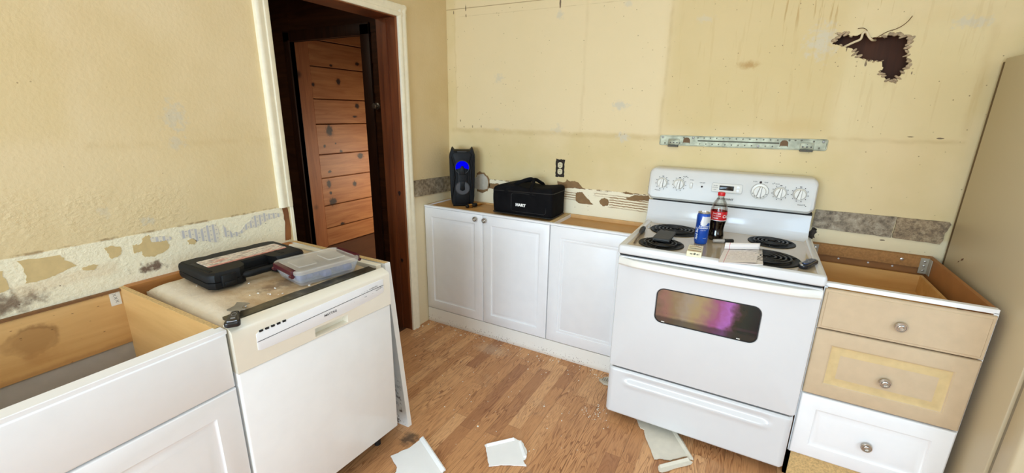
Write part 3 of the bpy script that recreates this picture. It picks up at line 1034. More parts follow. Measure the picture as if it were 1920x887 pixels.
# upstand that sweeps up from the cooktop to the control panel
m = MB()
prof = [(-.175, .9088), (-.165, .9095), (-.150, .912), (-.137, .918), (-.127, .928), (-.121, .942), (-.118, .96), (-.108, 1.022), (-.04, 1.022), (-.04, .9)]
m.prism([(SX + a, 0) for a in (0,)] and prof, lambda u, v, d: Vector((d, u, v)), SX - .008, SX + SW - .014, .003, 2)
m.build('upstand', M_ENAMEL, stove)
m = MB()
m.box(SX + .014, -.105, 1.020, SX + SW - .014, -.04, 1.032)
m.build('panel_gap', M_DARKGAP, stove)
# control panel
bx0, bx1 = SX - .018, SX + SW - .010
CPz0, CPz1 = 1.030, 1.197
def cp_y(z):
    return -.138 + (z - 1.045) * .17
m = MB()
outs = []
for ins, dy, zc in ((.0, .115, 0), (.0, .030, 0), (.002, .012, 0), (.008, .003, 0), (.016, .0, 0)):
    o = []
    for u, v in rrect(bx0 + ins, CPz0 + ins * .8, bx1 - ins, CPz1 - ins, max(.034 - ins, .01), 6):
        y = cp_y(v) + dy
        if v < 1.055 and dy < .03:
            y += (1.055 - v) * .9
        o.append(Vector((u, min(y, -.022), v)))
    outs.append(o)
m.loops(outs)
panel = m.build('control_panel', simple('white_panel_enamel', (212, 208, 200), .3, var=.01, spec=.35), stove)


def CP(u, v, d):            # u from the stove's left edge, v height, d towards the wall
    return Vector((SX + u, cp_y(v) + d, v))


M_KNOB = simple('warm_white_knob', (222, 217, 206), .35, var=.01)


def dial(u, v, r, rk, marks, big=False):
    k = MB()
    c = CP(u, v, 0)
    k.lathe([(r, -.001), (r, .004), (r * .97, .006), (rk, .007), (rk * .96, .016), (rk * .9, .019), (.0005, .019)], c, 36, 'y')
    kk = k.build('control_knob', M_KNOB, stove)
    rg_ = MB()
    rg_.lathe([(r * 1.0, .0005), (r + .0011, .0005), (r + .0011, -.001)], c, 36, 'y', cap=False)
    rg_.build('dial_outline', M_INKLIGHT, kk)
    b = MB()
    ang = math.radians(-8)
    poly = [(-.0075, -rk * .95), (.0075, -rk * .95), (.0035, rk * .95), (-.0035, rk * .95)]
    poly = [(p * math.cos(ang) - q * math.sin(ang), p * math.sin(ang) + q * math.cos(ang)) for p, q in poly]
    b.prism(poly, lambda p, q, d: Vector((c.x + p, c.y - d, c.z + q)), .018, .028, .0012, 1)
    b.build('pointer', M_OFFWHITE, kk)
    ln = MB()
    for s in (-1, 1):
        p0 = (s * .008, -rk * .9)
        p1 = (s * .004, rk * .9)
        q = [(p0[0] - .0012, p0[1]), (p0[0] + .0012, p0[1]), (p1[0] + .0012, p1[1]), (p1[0] - .0012, p1[1])]
        q = [(a * math.cos(ang) - e * math.sin(ang), a * math.sin(ang) + e * math.cos(ang)) for a, e in q]
        ln.prism(q, lambda p, w, d: Vector((c.x + p, c.y - d, c.z + w)), .0188, .0196)
    ln.build('pointer_line', M_INK, kk)
    mk = MB()
    for i in range(marks):
        a = PI / 2 + 2 * PI * i / marks
        R = r * (0.83 if big else 1.25)
        p = CP(u + R * math.cos(a), v + R * math.sin(a), -.0066 if big else -.0006)
        s = .0017 if i else .0045
        mk.box(p.x - s, p.y - .0004, p.z - .0018, p.x + s, p.y, p.z + .0018)
    mk.build('dial_marks', M_INK, panel)


for u in (.057, .142, .601, .681):
    dial(u, 1.1215, .027, .024, 11)
dial(.516, 1.119, .037, .027, 13, True)
m = MB()
c = CP(.202, 1.119, 0)
m.box(c.x - .0065, c.y - .007, c.z - .014, c.x + .0065, c.y + .004, c.z + .014, .002)
m.build('rocker_switch', M_OFFWHITE, panel)
for u, v, r in ((.254, 1.118, .0045), (.514, 1.163, .0055)):
    m = MB()
    m.lathe([(r, -.001), (r, .002), (r * .6, .0032), (.0003, .0034)], CP(u, v, 0), 18, 'y')
    m.build('indicator_lamp', simple('dark_red_lens', (44, 16, 16), .2), panel)
m = MB()
outs = [[CP(a, b, d) for a, b in rrect(.301 + i, 1.099 + i, .439 - i, 1.142 - i, .006, 4)] for i, d in ((0, .001), (0, -.0014), (.0012, -.002))]
m.loops(outs)
clock = m.build('clock_panel', M_KNOB, stove)
m = MB()
m.loops([[CP(a, b, d) for a, b in rrect(.301 - i, 1.099 - i, .439 + i, 1.142 + i, .006 + i, 4)] for i, d in ((.0009, .001), (.0009, -.0006), (-.0003, -.0006))], False, False)
m.build('clock_outline', M_INKLIGHT, clock)
m = MB()
outs = [[CP(a, b, d) for a, b in rrect(.336 + i, 1.110 + i, .402 - i, 1.132 - i, .002, 2)] for i, d in ((0, -.001), (0, -.0028), (.0008, -.0032))]
m.loops(outs)
m.build('display', M_BLACK, clock)
for v in (1.128, 1.111):
    m = MB()
    m.lathe([(.0075, -.001), (.0075, .0035), (.006, .0042), (.0004, .0042)], CP(.420, v, 0), 18, 'y')
    bt = m.build('button', M_CTRL, clock)
    m = MB()
    m.lathe([(.0076, -.0024), (.0088, -.0024), (.0088, .001)], CP(.420, v, 0), 18, 'y', cap=False)
    m.build('button_outline', M_INKLIGHT, clock)
for v, s in ((1.129, 'TIMER'), (1.120, 'CLOCK'), (1.109, 'OFF')):
    m = MB()
    m.text(s, .0075, lambda a, b, d, v=v: CP(.317 + a, v + b, -.0024))
    m.build('lettering', M_INK, clock)
m = MB()
m.text('HOTPOINT', .0125, lambda a, b, d: CP(.371 + a, 1.066 + b, -.0006), 1.15, font_bold=.0003)
m.build('lettering', M_INK, panel)
for s, u, v in (('OVEN', .202, 1.147), ('ON OFF', .254, 1.137), ('REAR', .165, 1.160), ('FRONT', .040, 1.080), ('OVEN', .490, 1.164), ('TEMP', .537, 1.163), ('REAR', .585, 1.160), ('FRONT', .690, 1.072)):
    m = MB()
    m.text(s, .007, lambda a, b, d, u=u, v=v: CP(u + a, v + b, -.0006))
    m.build('lettering', M_INK, panel)
for u, v in ((.174, 1.163), (.180, 1.158), (.024, 1.083), (.566, 1.160), (.572, 1.164), (.706, 1.074), (.712, 1.069)):
    p = CP(u, v, 0)
    m = MB()
    m.box(p.x - .002, p.y - .0007, p.z - .0016, p.x + .002, p.y, p.z + .0016)
    m.build('position_mark', M_INK, panel)
# burners
M_PAN = simple('black_drip_pan', (6, 5, 5), .5, spec=.2, var=.2)
def burner(u, y, R, turns):
    b = MB()
    c = Vector((SX + u, y, .9085))
    b.lathe([(R + .004, .0002), (R + .003, .0034), (R - .004, .0042), (R - .010, .0022), (R - .018, -.0005), (R * .55, -.0010), (.0005, -.0010)], c, 56)
    bb = b.build('burner', M_PAN, stove)
    k = MB()
    pts = []
    N_ = int(turns * 40)
    for i in range(N_ + 1):
        s = i / N_
        a = s * turns * 2 * PI + .6
        r = .016 + (R - .020 - .016) * s
        pts.append(c + Vector((r * math.cos(a), r * math.sin(a), .0075)))
    k.tube(pts, .0040, 8, flat=(Vector((0, 0, 1)), .75))
    for a in (0.4, 2.5, 4.6):
        k.box(-R * .5, -.0012, -.003, R * .5, .0012, .003, M=Matrix.Translation(c + Vector((math.cos(a) * R * .48, math.sin(a) * R * .48, .003))) @ Matrix.Rotation(a, 4, 'Z'))
    k.build('coil', M_COIL, bb)


burner(.157, -.574, .094, 3.5)
burner(.172, -.290, .116, 4.5)
burner(.573, -.547, .119, 4.5)
burner(.595, -.272, .094, 3.5)
# oven door
def rr_hole_front(m, x0, z0, x1, z1, hx0, hz0, hx1, hz1, hr, y, back, bulge=None):
    seg = 6
    outer = rrect(x0, z0, x1, z1, .014, seg)
    inner = rrect(hx0, hz0, hx1, hz1, hr, seg)
    o1 = [Vector((u, y + back, v)) for u, v in outer]
    o2 = [Vector((u, y + .008, v)) for u, v in outer]
    o3 = [Vector((u, y + .002, v)) for u, v in rrect(x0 + .003, z0 + .003, x1 - .003, z1 - .003, .012, seg)]
    o4 = [Vector((u, y, v)) for u, v in rrect(x0 + .009, z0 + .009, x1 - .009, z1 - .009, .010, seg)]
    h1 = [Vector((u, y, v)) for u, v in inner]
    h2 = [Vector((u, y + .004, v)) for u, v in rrect(hx0 + .003, hz0 + .003, hx1 - .003, hz1 - .003, hr - .003, seg)]
    m.loops([o1, o2, o3, o4, h1, h2], True, False)


m = MB()
rr_hole_front(m, SX - .001, .302, SX + SW + .004, .862, SX + .178, .576, SX + .589, .744, .034, -.686, .044)
door = m.build('oven_door', M_ENAMEL, stove)
n = N('oven_glass_painted_sheen')  # iridescent sheen of the glass painted as colour bands, plus dark specks
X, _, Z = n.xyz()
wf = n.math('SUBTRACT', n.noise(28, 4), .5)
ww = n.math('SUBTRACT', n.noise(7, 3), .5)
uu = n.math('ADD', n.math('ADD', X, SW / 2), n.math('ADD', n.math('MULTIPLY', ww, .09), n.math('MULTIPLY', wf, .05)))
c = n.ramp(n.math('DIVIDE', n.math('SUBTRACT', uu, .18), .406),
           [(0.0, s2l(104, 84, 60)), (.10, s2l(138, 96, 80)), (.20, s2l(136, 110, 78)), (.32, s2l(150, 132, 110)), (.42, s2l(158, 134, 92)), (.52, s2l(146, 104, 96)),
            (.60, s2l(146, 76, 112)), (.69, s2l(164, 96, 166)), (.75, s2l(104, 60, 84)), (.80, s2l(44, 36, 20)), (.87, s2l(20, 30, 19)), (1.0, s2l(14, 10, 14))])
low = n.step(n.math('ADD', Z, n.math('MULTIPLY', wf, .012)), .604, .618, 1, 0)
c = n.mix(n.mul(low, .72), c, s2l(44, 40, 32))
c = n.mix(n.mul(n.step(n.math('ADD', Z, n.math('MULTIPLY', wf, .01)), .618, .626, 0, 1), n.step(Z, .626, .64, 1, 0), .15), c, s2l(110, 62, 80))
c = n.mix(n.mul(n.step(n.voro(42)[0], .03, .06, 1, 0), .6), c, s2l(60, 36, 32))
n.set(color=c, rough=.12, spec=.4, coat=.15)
m = MB()
o = [[Vector((u, -.686 + d, v)) for u, v in rrect(SX + .1795 + i, .5775 + i, SX + .5875 - i, .7425 - i, .033 - i, 6)] for i, d in ((0, .02), (0, .0045), (.006, .0045))]
m.loops(o)
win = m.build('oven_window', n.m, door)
m = MB()
A = [Vector((u, -.6835, v)) for u, v in rrect(SX + .1805, .5785, SX + .5865, .7415, .032, 6)]
B = [Vector((u, -.6835, v)) for u, v in rrect(SX + .1845, .5825, SX + .5825, .7375, .028, 6)]
m.loops([[p + Vector((0, .003, 0)) for p in A], A, B, [p + Vector((0, .003, 0)) for p in B]], False, False)
m.build('window_seal', M_BLACKMATT, door)
for u in (.212, .512):
    m = MB()
    m.box(SX + u, -.6856, .5845, SX + u + .014, -.682, .5885, .001, 1)
    m.build('window_clip', M_OFFWHITE, door)
# handle: broad bowed bar along the top of the door
m = MB()
outs = []
for i in range(33):
    s = i / 32
    u = .003 + s * .761
    e = min(s, 1 - s) / .10
    k = min(1.0, e) if e > 0 else 0
    k = k * k * (3 - 2 * k)
    bow = .024 * (1 - (2 * s - 1) ** 2) + .012 * k
    yF = -.692 - bow
    zt = .856 - .002 * k
    zb = .818
    o = [(-.684, zb + .002), (yF + .006, zb), (yF, zb + .008), (yF + .001, zt - .014), (yF + .007, zt - .003), (yF + .016, zt), (-.684, zt - .001)]
    outs.append([Vector((SX + u, y, z)) for y, z in o])
m.loops(outs)
m.build('handle', M_OFFWHITE, door)
m = MB()
m.box(SX + .004, -.684, .863, SX + SW - .004, -.64, .873)
m.build('door_gap', M_DARKGAP, stove)
# storage drawer with pressed finger groove
def drawer_front(s, t):
    u = SX + SW * s
    z = .046 + (.294 - .046) * t
    y = -.690
    ez = min(t, 1 - t) * .248
    ex = min(s, 1 - s) * SW
    for e, r in ((ez, .012), (ex, .014)):
        if e < r:
            y += r * (1 - math.sqrt(max(0, 1 - (1 - e / r) ** 2)))
    # groove
    gx = max(0.0, min(1.0, (s - .085) / .05)) * max(0.0, min(1.0, (.915 - s) / .05))
    gx = gx * gx * (3 - 2 * gx)
    gz = (z - .256) / .017
    y += .011 * gx * math.exp(-gz * gz) - .006 * gx * math.exp(-((z - .228) / .016) ** 2)
    return Vector((u, y, z))


m = MB()
m.grid(drawer_front, 60, 50, None)
m.box(SX + .012, -.676, .056, SX + SW - .012, -.642, .286)
m.build('storage_drawer', M_ENAMEL, stove, smooth=50)
stove.rotation_euler.z = math.radians(-0.15)

# ------------------------------------------------------------------ drawer unit right of the stove
QX, QW, QT = 2.2155, .4675, .877
t = thing('drawer_cabinet', 'open-topped three-drawer cabinet between stove and refrigerator, two tan fronts over a white one', 'cabinet', (QX + QW / 2, -.33, 0))
m = MB()
m.box(QX, -.645, .0, QX + .014, -.004, QT)
m.box(QX + QW - .014, -.645, .0, QX + QW, -.004, QT)
m.box(QX + .014, -.02, .10, QX + QW - .014, -.004, .825)
m.box(QX + .014, -.62, .118, QX + QW - .014, -.02, .132)
m.build('carcass', simple('brown_carcass_board', (166, 112, 60), .6, var=.1, vscale=12), t)
m = MB()
m.box(QX + .014, -.035, .825, QX + QW - .014, -.004, QT - .001)
m.build('back_rail', simple('chipboard_rail', (170, 122, 70), .8, var=.2, vscale=120), t)
m = MB()
m.box(QX, -.652, .862, QX + QW + .002, -.630, QT + .001, .001, 1)
m.box(QX, -.652, .125, QX + .010, -.640, .865)
m.box(QX + QW - .010, -.652, .125, QX + QW + .002, -.640, .865)
m.build('front_rail', M_WHITE, t)
m = MB()
m.box(QX, -.645, .0, QX + QW, -.630, .130)
m.prism(rough_poly([(2.27, .07), (2.31, .075), (2.34, .10), (2.30, .125), (2.26, .12)], 3, .004, 5), FY(-.6452), 0, -.001)
m.build('plinth', M_PARTICLE, t)
M_PLATE = N('clear_plastic_bracket')
M_PLATE.set(color=s2l(206, 196, 176), rough=.25, trans=.35)
M_PLATE = M_PLATE.m
for xa, xb in ((QX + QW - .046, QX + QW - .015), (QX + .015, QX + .040)):
    m = MB()
    m.box(xa, -.040, .800, xb, -.035, .872, .001, 1)
    if xa > QX + .2:
        m.box(QX + QW - .018, -.075, .800, QX + QW - .0145, -.036, .872, .001, 1)
    pl = m.build('corner_bracket', M_PLATE, t)
    m = MB()
    for z in (.815, .836, .857):
        m.lathe([(.0045, 0), (.0045, .002), (.0003, .003)], ((xa + xb) / 2, -.040, z), 12, 'y')
    m.build('screw', M_NICKEL, pl)
m = MB()
m.lathe([(.007, 0), (.007, .002), (.003, .003), (.0003, .003)], (QX + .358, -.035, .853), 16, 'y')
m.build('screw', M_NICKEL, t)


def drawer(z0, z1, kind, mat_front, box_top, knob_z, label):
    yF = -.668
    d = MB()
    if kind == 'slab':
        d.panel(FY(yF), QX + .003, z0, QX + QW - .003, z1, [(0, .006), (.002, .003), (.009, .0025), (.011, .0), (.014, .0)], .016)
        f = d.build('drawer', mat_front, t)
    else:
        d.panel(FY(yF), QX + .003, z0, QX + QW - .003, z1, [(0, .005), (.002, .002), (.006, .0), (.056, .0), (.060, .004), (.066, .0055), (.082, .002), (.088, .001)], .016)
        f = d.build('drawer', mat_front, t)
        if kind == 'stripped':
            e = MB()
            a, b = .054, .091
            depth = [(.054, -.0003), (.060, .0037), (.066, .0052), (.082, .0017), (.090, .0006)]
            e.loops([[FY(yF)(u, w, dd) for u, w in rrect(QX + .003 + i, z0 + i, QX + QW - .003 - i, z1 - i)] for i, dd in depth], False, False)
            tag(e.build('routed_moulding', M_MDF_EDGE, f), 'yellowish bare routed band round the panel')
    if label:
        f['label'] = label
    b = MB()
    bx0, bx1, byb = QX + .035, QX + QW - .036, -.075
    zb = z0 + .02
    b.box(bx0, -.650, zb, bx0 + .012, byb, box_top)
    b.box(bx1 - .012, -.650, zb, bx1, byb, box_top)
    b.box(bx0 + .012, byb - .012, zb, bx1 - .012, byb, box_top)
    b.box(bx0 + .012, -.650, zb, bx1 - .012, byb - .012, zb + .006)
    b.build('drawer_box', wood('drawer_pine', (222, 178, 112), (196, 146, 82), axis=0, scale=1.5, rough=.5, stretch=9), f)
    knob_round(f, (QX + .235, yF + .001, knob_z), 'y', .0185)
    return f


drawer(.699, .858, 'slab', M_MDF, .802, .767, 'flat tan front with the white foil stripped off')
drawer(.416, .694, 'stripped', M_MDF, .62, .541, 'tan front with the white foil stripped off')
drawer(.130, .410, 'panel', M_WHITE, .33, .259, 'white front with raised panel')

for x in (.13, .245, .335):
    m = MB()
    m.lathe([(.004, 0), (.004, .002), (.0003, .003)], (QX + x, -.0195, .812), 12, 'y')
    m.build('plastic_peg', M_WHITE, t)

# ------------------------------------------------------------------ refrigerator
FX0 = 2.712
t = thing('refrigerator', 'tall off-white refrigerator with pebbled side, beyond the drawer cabinet', 'refrigerator', (FX0 + .38, -.43, 0))
M_FRIDGE = N('pebbled_refrigerator_paint')
M_FRIDGE.set(color=s2l(200, 184, 152), rough=.42)
M_FRIDGE.bump(M_FRIDGE.noise(420, 2), .25, .0008)
M_FRIDGE = M_FRIDGE.m
m = MB()
m.box(FX0, -.800, .03, FX0 + .76, -.045, 1.703, .004, 2)
m.build('body', M_FRIDGE, t)
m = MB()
m.box(FX0 + .003, -.047, .05, FX0 + .757, -.022, 1.690)  # dark strip painting the shade in the gap between refrigerator and wall
m.build('gap_shade', simple('brown_gap_shade', (104, 80, 50), .7), t)
m = MB()
m.box(FX0 + .010, -.822, .10, FX0 + .75, -.800, 1.690)
m.build('gasket', simple('grey_gasket', (150, 140, 122), .6), t)
for z0, z1 in ((.09, 1.16), (1.17, 1.700)):
    m = MB()
    m.box(FX0 + .001, -.905, z0, FX0 + .759, -.822, z1, .012, 3)
    d = m.build('door', M_FRIDGE, t)
    m = MB()
    hz0, hz1 = (.75, 1.12) if z0 < 1 else (1.21, 1.5)
    m.tube([(FX0 + .70, -.905, hz0), (FX0 + .70, -.945, hz0 + .02), (FX0 + .70, -.945, hz1 - .02), (FX0 + .70, -.905, hz1)], .011, 10)
    m.build('handle', M_OFFWHITE, d)
m = MB()
m.box(FX0 + .02, -.80, .0, FX0 + .74, -.76, .085)
m.build('base_grille', M_BLACKMATT, t)
for yy in (-.72, -.12):
    for xx in (.06, .70):
        m = MB()
        m.cyl((FX0 + xx, yy, 0), (FX0 + xx, yy, .035), .016, n=14)
        m.build('foot', M_BLACKMATT, t)
m = MB()
m.prism([(-.215, .934), (-.200, .928), (-.196, .918), (-.211, .924)], lambda u, v, d: Vector((FX0 - .0003 - d, u, v)), 0, .0006)
m.prism([(-.185, .915), (-.178, .912), (-.174, .905), (-.181, .908)], lambda u, v, d: Vector((FX0 - .0003 - d, u, v)), 0, .0006)
m.build('rust_mark', simple('rust_brown_mark', (110, 70, 46), .8), t)

# ------------------------------------------------------------------ sink base
SY1, SY0, ST, SXF = -1.946, -2.872, .848, .646
t = thing('sink_base_cabinet', 'white sink base cabinet with its countertop off, bare plywood inside, beside the dishwasher', 'cabinet', (.32, (SY0 + SY1) / 2, 0))
m = MB()
for a, b in ((SY1 - .016, SY1), (SY0, SY0 + .016)):
    m.box(.004, a, .0, .612, b, ST)
m.box(.004, SY0 + .016, .100, .612, SY1 - .016, .114)
side = m.build('carcass', M_PLYX, t)
n = N('stained_plywood_back')
_, Y, Z = n.xyz()
wf = n.math('SUBTRACT', n.noise(16, 4), .5)
g = n.noise(1.6, 5, .6, n.scaled((8, 1, 9)), .5)
c = n.ramp(g, [(.3, s2l(204, 156, 94)), (.7, s2l(226, 182, 120))])
Y = n.math('ADD', Y, (SY0 + SY1) / 2)
e1 = n.ell(Y, Z, -2.20, .755, .075, .055, n.math('MULTIPLY', wf, 1.2), .55, 1.0)
c = n.mix(n.mul(e1, .55), c, s2l(150, 104, 54))
rim = n.mul(e1, n.math('SUBTRACT', 1.0, n.ell(Y, Z, -2.205, .75, .068, .048, n.math('MULTIPLY', wf, 1.2), .75, 1.0)))
c = n.mix(n.mul(rim, .8), c, s2l(116, 74, 36))
c = n.mix(n.mul(n.ell(Y, Z, -2.19, .69, .07, .03, n.math('MULTIPLY', wf, 2.0), .1, 1.1), .4), c, s2l(176, 122, 66))
c = n.mix(n.mul(n.step(n.math('ADD', Z, n.math('MULTIPLY', wf, .02)), .645, .662, 1, 0), .45), c, s2l(150, 100, 52))
vv = n.voro(1.0, n.vec(0, n.math('MULTIPLY', Y, 26), n.math('MULTIPLY', Z, 60)))[0]
c = n.mix(n.mul(n.step(vv, .06, .11, 1, 0), .7), c, s2l(100, 66, 34))
n.set(color=c, rough=.55)
m = MB()
m.box(.004, SY0 + .016, .638, .013, SY1 - .016, ST - .004)
back = m.build('back_panel', n.m, t)
m = MB()
m.box(.0035, SY0 + .016, .114, .0075, SY1 - .016, .637)
tag(m.build('lower_back', simple('grey_white_backing', (176, 172, 166), .6, var=.1), t), 'greyish backing seen below the plywood')
m = MB()
m.box(.004, SY0 + .016, ST - .010, .018, SY1 - .016, ST - .002)
m.build('back_rail', simple('grimy_brown_rail', (128, 86, 46), .7, var=.3), t)
m = MB()
m.box(.006, SY1 - .0155, ST, .610, SY1 - .0005, ST + .0012)
tag(m.build('raw_edge', M_PARTICLE, t), 'raw chipboard top edge')
m = MB()
m.grid(lambda s, q: Vector((.0136, SY1 - .050 + .030 * s, .790 + .052 * q)), 2, 2, (.0006, 0, 0))
tg = m.build('paper_tag', simple('white_paper_tag', (226, 220, 206), .7, var=.08, vscale=60), t)
m = MB()
for k, (a, z) in enumerate(((0, .828), (.002, .816), (.004, .804))):
    for s in (-1, 1):
        m.prism([(-.0045, -.004 * s - .0006), (-.0045, -.004 * s + .0006), (.0045, .004 * s + .0006), (.0045, .004 * s - .0006)],
                lambda u, v, d, a=a, z=z: Vector((.01425 + d, SY1 - .036 + a + u, z + v)), 0, .0003)
m.build('tag_marks', M_INK, tg)
m = MB()
m.box(.598, SY0, ST - .014, SXF - .003, SY1, ST, .0015, 1)
m.box(.598, SY0, .645, .616, SY1, ST - .014)
m.box(.598, SY0, .10, .616, SY0 + .03, .65)
m.box(.598, SY1 - .03, .10, .616, SY1, .65)
m.build('face_frame', M_WHITE, t)
m = MB()
m.panel(FX(SXF), SY0 + .003, .660, SY1 - .003, ST - .011, [(0, .005), (.002, .002), (.006, .0)], .018)
m.build('false_drawer_front', M_WHITE, t)
mid = (SY0 + SY1) / 2
for a, b in ((mid + .0015, SY1 - .003), (SY0 + .003, mid - .0015)):
    m = MB()
    m.panel(FX(SXF), a, .112, b, .655, [(0.0, .004), (.0012, .0015), (.004, 0.0), (.066, 0.0), (.069, .006), (.073, .0085), (.080, .0085), (.098, .003), (.106, .002)], .018)
    d = m.build('door', M_WHITE, t)
    knob_round(d, (SXF, (a + .035) if a > mid else (b - .035), .605), 'x')
m = MB()
m.box(.55, SY0, 0, .565, SY1, .10)
m.build('toe_board', M_PLINTH, t)

# ------------------------------------------------------------------ dishwasher
DA = math.atan(.033 / .602)
t = thing('dishwasher', 'white dishwasher without countertop, fluffy insulation exposed on top', 'dishwasher', (.656, -1.944, 0), -DA)
DW, DZ = .603, .853


def DF(d0=0.0):
    return lambda u, v, d: Vector((d0 - d, u, v))


m = MB()
m.box(-.60, .012, .09, -.045, DW - .050, .815)
m.box(-.18, .0, .0, -.15, DW, .10)
m.build('tub', simple('dark_tub_shell', (60, 52, 44), .6), t, local=True)
for a in (.05, DW - .05):
    for x in (-.55, -.09):
        m = MB()
        m.cyl((x, a, 0), (x, a, .095), .014, n=12)
        m.build('foot', M_BLACKMATT, t, local=True)
# lower door and upper console: console stands a touch proud, ledge slopes back to the top
m = MB()
hx0, hx1, hz0, hz1 = .258, .392, .708, .740
zL, zT = .106, .700
m.panel(DF(), .0015, zL, DW - .0015, zT, [(0, .006), (.002, .003), (.006, .001)], .04)
dwdoor = m.build('door', M_BISQUE, t, local=True)
m = MB()
# console with pocket handle: strips round the opening, rounded upper edge
prof = [(-.040, .700), (.0, .700), (.003, .703), (.004, .735), (.004, .800), (.004, .833), (.002, .839), (-.002, .842), (-.032, .854), (-.037, .854), (-.040, .850)]
def strip(y0, y1, pr):
    m.prism(pr, lambda u, v, d: Vector((u, d, v)), y0, y1)
lowp = [(-.040, .700), (.0, .700), (.003, .703), (.0035, hz0), (-.040, hz0)]
topp = [(-.040, hz1), (.004, hz1)] + prof[4:]
strip(.0015, hx0, prof)
strip(hx1, DW - .0015, prof)
strip(hx0, hx1, lowp)
strip(hx0, hx1, topp)
m.box(-.040, hx0, hz0, -.026, hx1, hz1)
con = m.build('console', M_CREAMPANEL, t, local=True)
m = MB()
pts = [(.066, .752), (.075, .748), (.20, .747), (.40, .752), (.52, .760), (.563, .768), (.568, .775), (.568, .822), (.560, .8245), (.40, .8215), (.20, .816), (.075, .8095), (.067, .806)]
outs = [[Vector((x, u, v)) for u, v in pts] for x in (.0036, .0052)]
cu, cv = .317, .785
outs.append([Vector((.0056, cu + (u - cu) * .994, cv + (v - cv) * .97)) for u, v in pts])
m.loops(outs)
cp = m.build('control_strip', M_CTRL, t, local=True)


def CS(u, v, d=0.0):
    return Vector((.0058 + d, u, v))


m = MB()
m.prism([(.067, .7785), (.567, .7975), (.567, .7995), (.067, .7805)], lambda u, v, d: CS(u, v, d), 0, .0003)
m.text('MAYTAG', .0125, lambda a, b, d: CS(.323 + a, .7735 + b + a * .036, .0003), 1.0, font_bold=.0003)
for u, s in ((.462, '---'), (.474, '---'), (.486, 'x'), (.500, 'HI'), (.511, 'AIR'), (.521, 'DRY'), (.531, 'ON')):
    m.text(s, .0075, lambda a, b, d, u=u: CS(u + a, .8010 + (u - .46) * .05 + b, .0003))
for u, v, s in ((.478, .781, 'start'), (.425, .779, '--'), (.512, .783, '----'), (.535, .788, 'HEAT'), (.547, .790, 'LOW'), (.556, .7925, 'lock')):
    m.text(s, .006, lambda a, b, d, u=u, v=v: CS(u + a, v + b, .0003))
m.box(.0058, .537, .7945, .0062, .540, .7965)
m.box(.0058, .548, .7955, .0062, .552, .7985)
m.build('lettering', M_INK, cp, local=True)
m = MB()
for i in range(5):
    u = .077 + i * .0185
    z = .8085 + i * .0004
    m.box(.0030, u, z, .0066, u + .0115, z + .0062)
m.build('vent_slots', M_DARKGAP, con, local=True)
# insulation blanket
n = N('dusty_insulation_blanket')
X, Y, Z = n.xyz()
dirt = n.math('ADD', n.noise(3.4, 5, .65), n.math('MULTIPLY', n.noise(30, 4), .18))
c = n.ramp(dirt, [(.36, s2l(138, 104, 70)), (.52, s2l(178, 146, 106)), (.70, s2l(206, 184, 150))])
edge = n.step(Y, .0, .16, 1, 0)
c = n.mix(n.mul(edge, .75), c, s2l(236, 228, 208))
wf = n.math('SUBTRACT', n.noise(40, 4), .5)
c = n.mix(n.mul(n.ell(X, Y, -.20, .28, .05, .10, n.math('MULTIPLY', wf, 2.4), .2, 1.1), .6), c, s2l(104, 80, 62))
c = n.mix(n.mul(n.step(n.voro(28)[0], .05, .08, 1, 0), .7), c, s2l(238, 232, 220))
n.set(color=c, rough=.75)
n.bump(n.math('ADD', n.noise(60, 5), n.math('MULTIPLY', n.noise(16, 4), 1.2)), .45, .004)
m = MB()


def blanket(s, q):
    x = -.048 - .555 * s
    y = .006 + .560 * q
    e = min(q * .585, .10) / .10
    e2 = min((1 - s) * .555, .08) / .08
    r = math.sqrt(max(0, 1 - (1 - e) ** 2)) * math.sqrt(max(0, 1 - (1 - e2) ** 2))
    z = .822 + .030 * r + noise.noise(Vector((x * 9, y * 9, 0))) * .004 + noise.noise(Vector((x * 26, y * 26, 3))) * .0022
    return Vector((x, y, z))


m.grid(blanket, 60, 66, (0, 0, -.02))
m.build('insulation_blanket', n.m, t, local=True, smooth=80)
m = MB()
outs = []
for i in range(25):
    s = i / 24
    y = .022 + .555 * s
    wob = .0015 * noise.noise(Vector((y * 14, 0, 0)))
    outs.append([Vector((-.086 + wob, y, .848 + wob)), Vector((-.042, y, .850)), Vector((-.042, y, .856)), Vector((-.060, y, .8545)), Vector((-.086 + wob, y, .8565 + wob * 2))])
m.loops(outs)
n = N('dark_scuffed_metal_strip')
c = n.ramp(n.noise(24, 4), [(.3, s2l(66, 62, 50)), (.6, s2l(104, 98, 80)), (.8, s2l(150, 140, 118))])
n.set(color=c, rough=.38, metal=.6)
m.build('mounting_strip', n.m, t, local=True)
m = MB()
rg = random.Random(5)
for i in range(18):
    x, y = rg.uniform(-.5, -.09), rg.uniform(.06, .55)
    if i < 4:
        x, y = -.16 + rg.uniform(-.03, .03), .175 + rg.uniform(-.03, .03)
    s = rg.uniform(.0015, .0045) * (1.8 if i == 3 else 1)
    z = .853 + noise.noise(Vector((x * 9, y * 9, 0))) * .004
    m.box(-s, -s * .6, -s * .4, s, s * .6, s * .5, M=Matrix.Translation((x, y, z + .001)) @ Matrix.Rotation(rg.uniform(0, 3), 4, 'Z') @ Matrix.Rotation(rg.uniform(-.4, .4), 4, 'X'))
tag(m.build('plaster_crumbs', M_GYPSUM and simple('white_plaster_crumb', (236, 232, 222), .85), t, local=True), kind='stuff')

# ledger on the wall behind the dishwasher
m = MB()
m.box(.001, -1.948, .800, .030, -1.300, .851, .0015, 1)
tag(m.build('wall_ledger', M_OAKSTRIP), 'orange wooden ledger strip along the wall behind the dishwasher', 'wood strip')

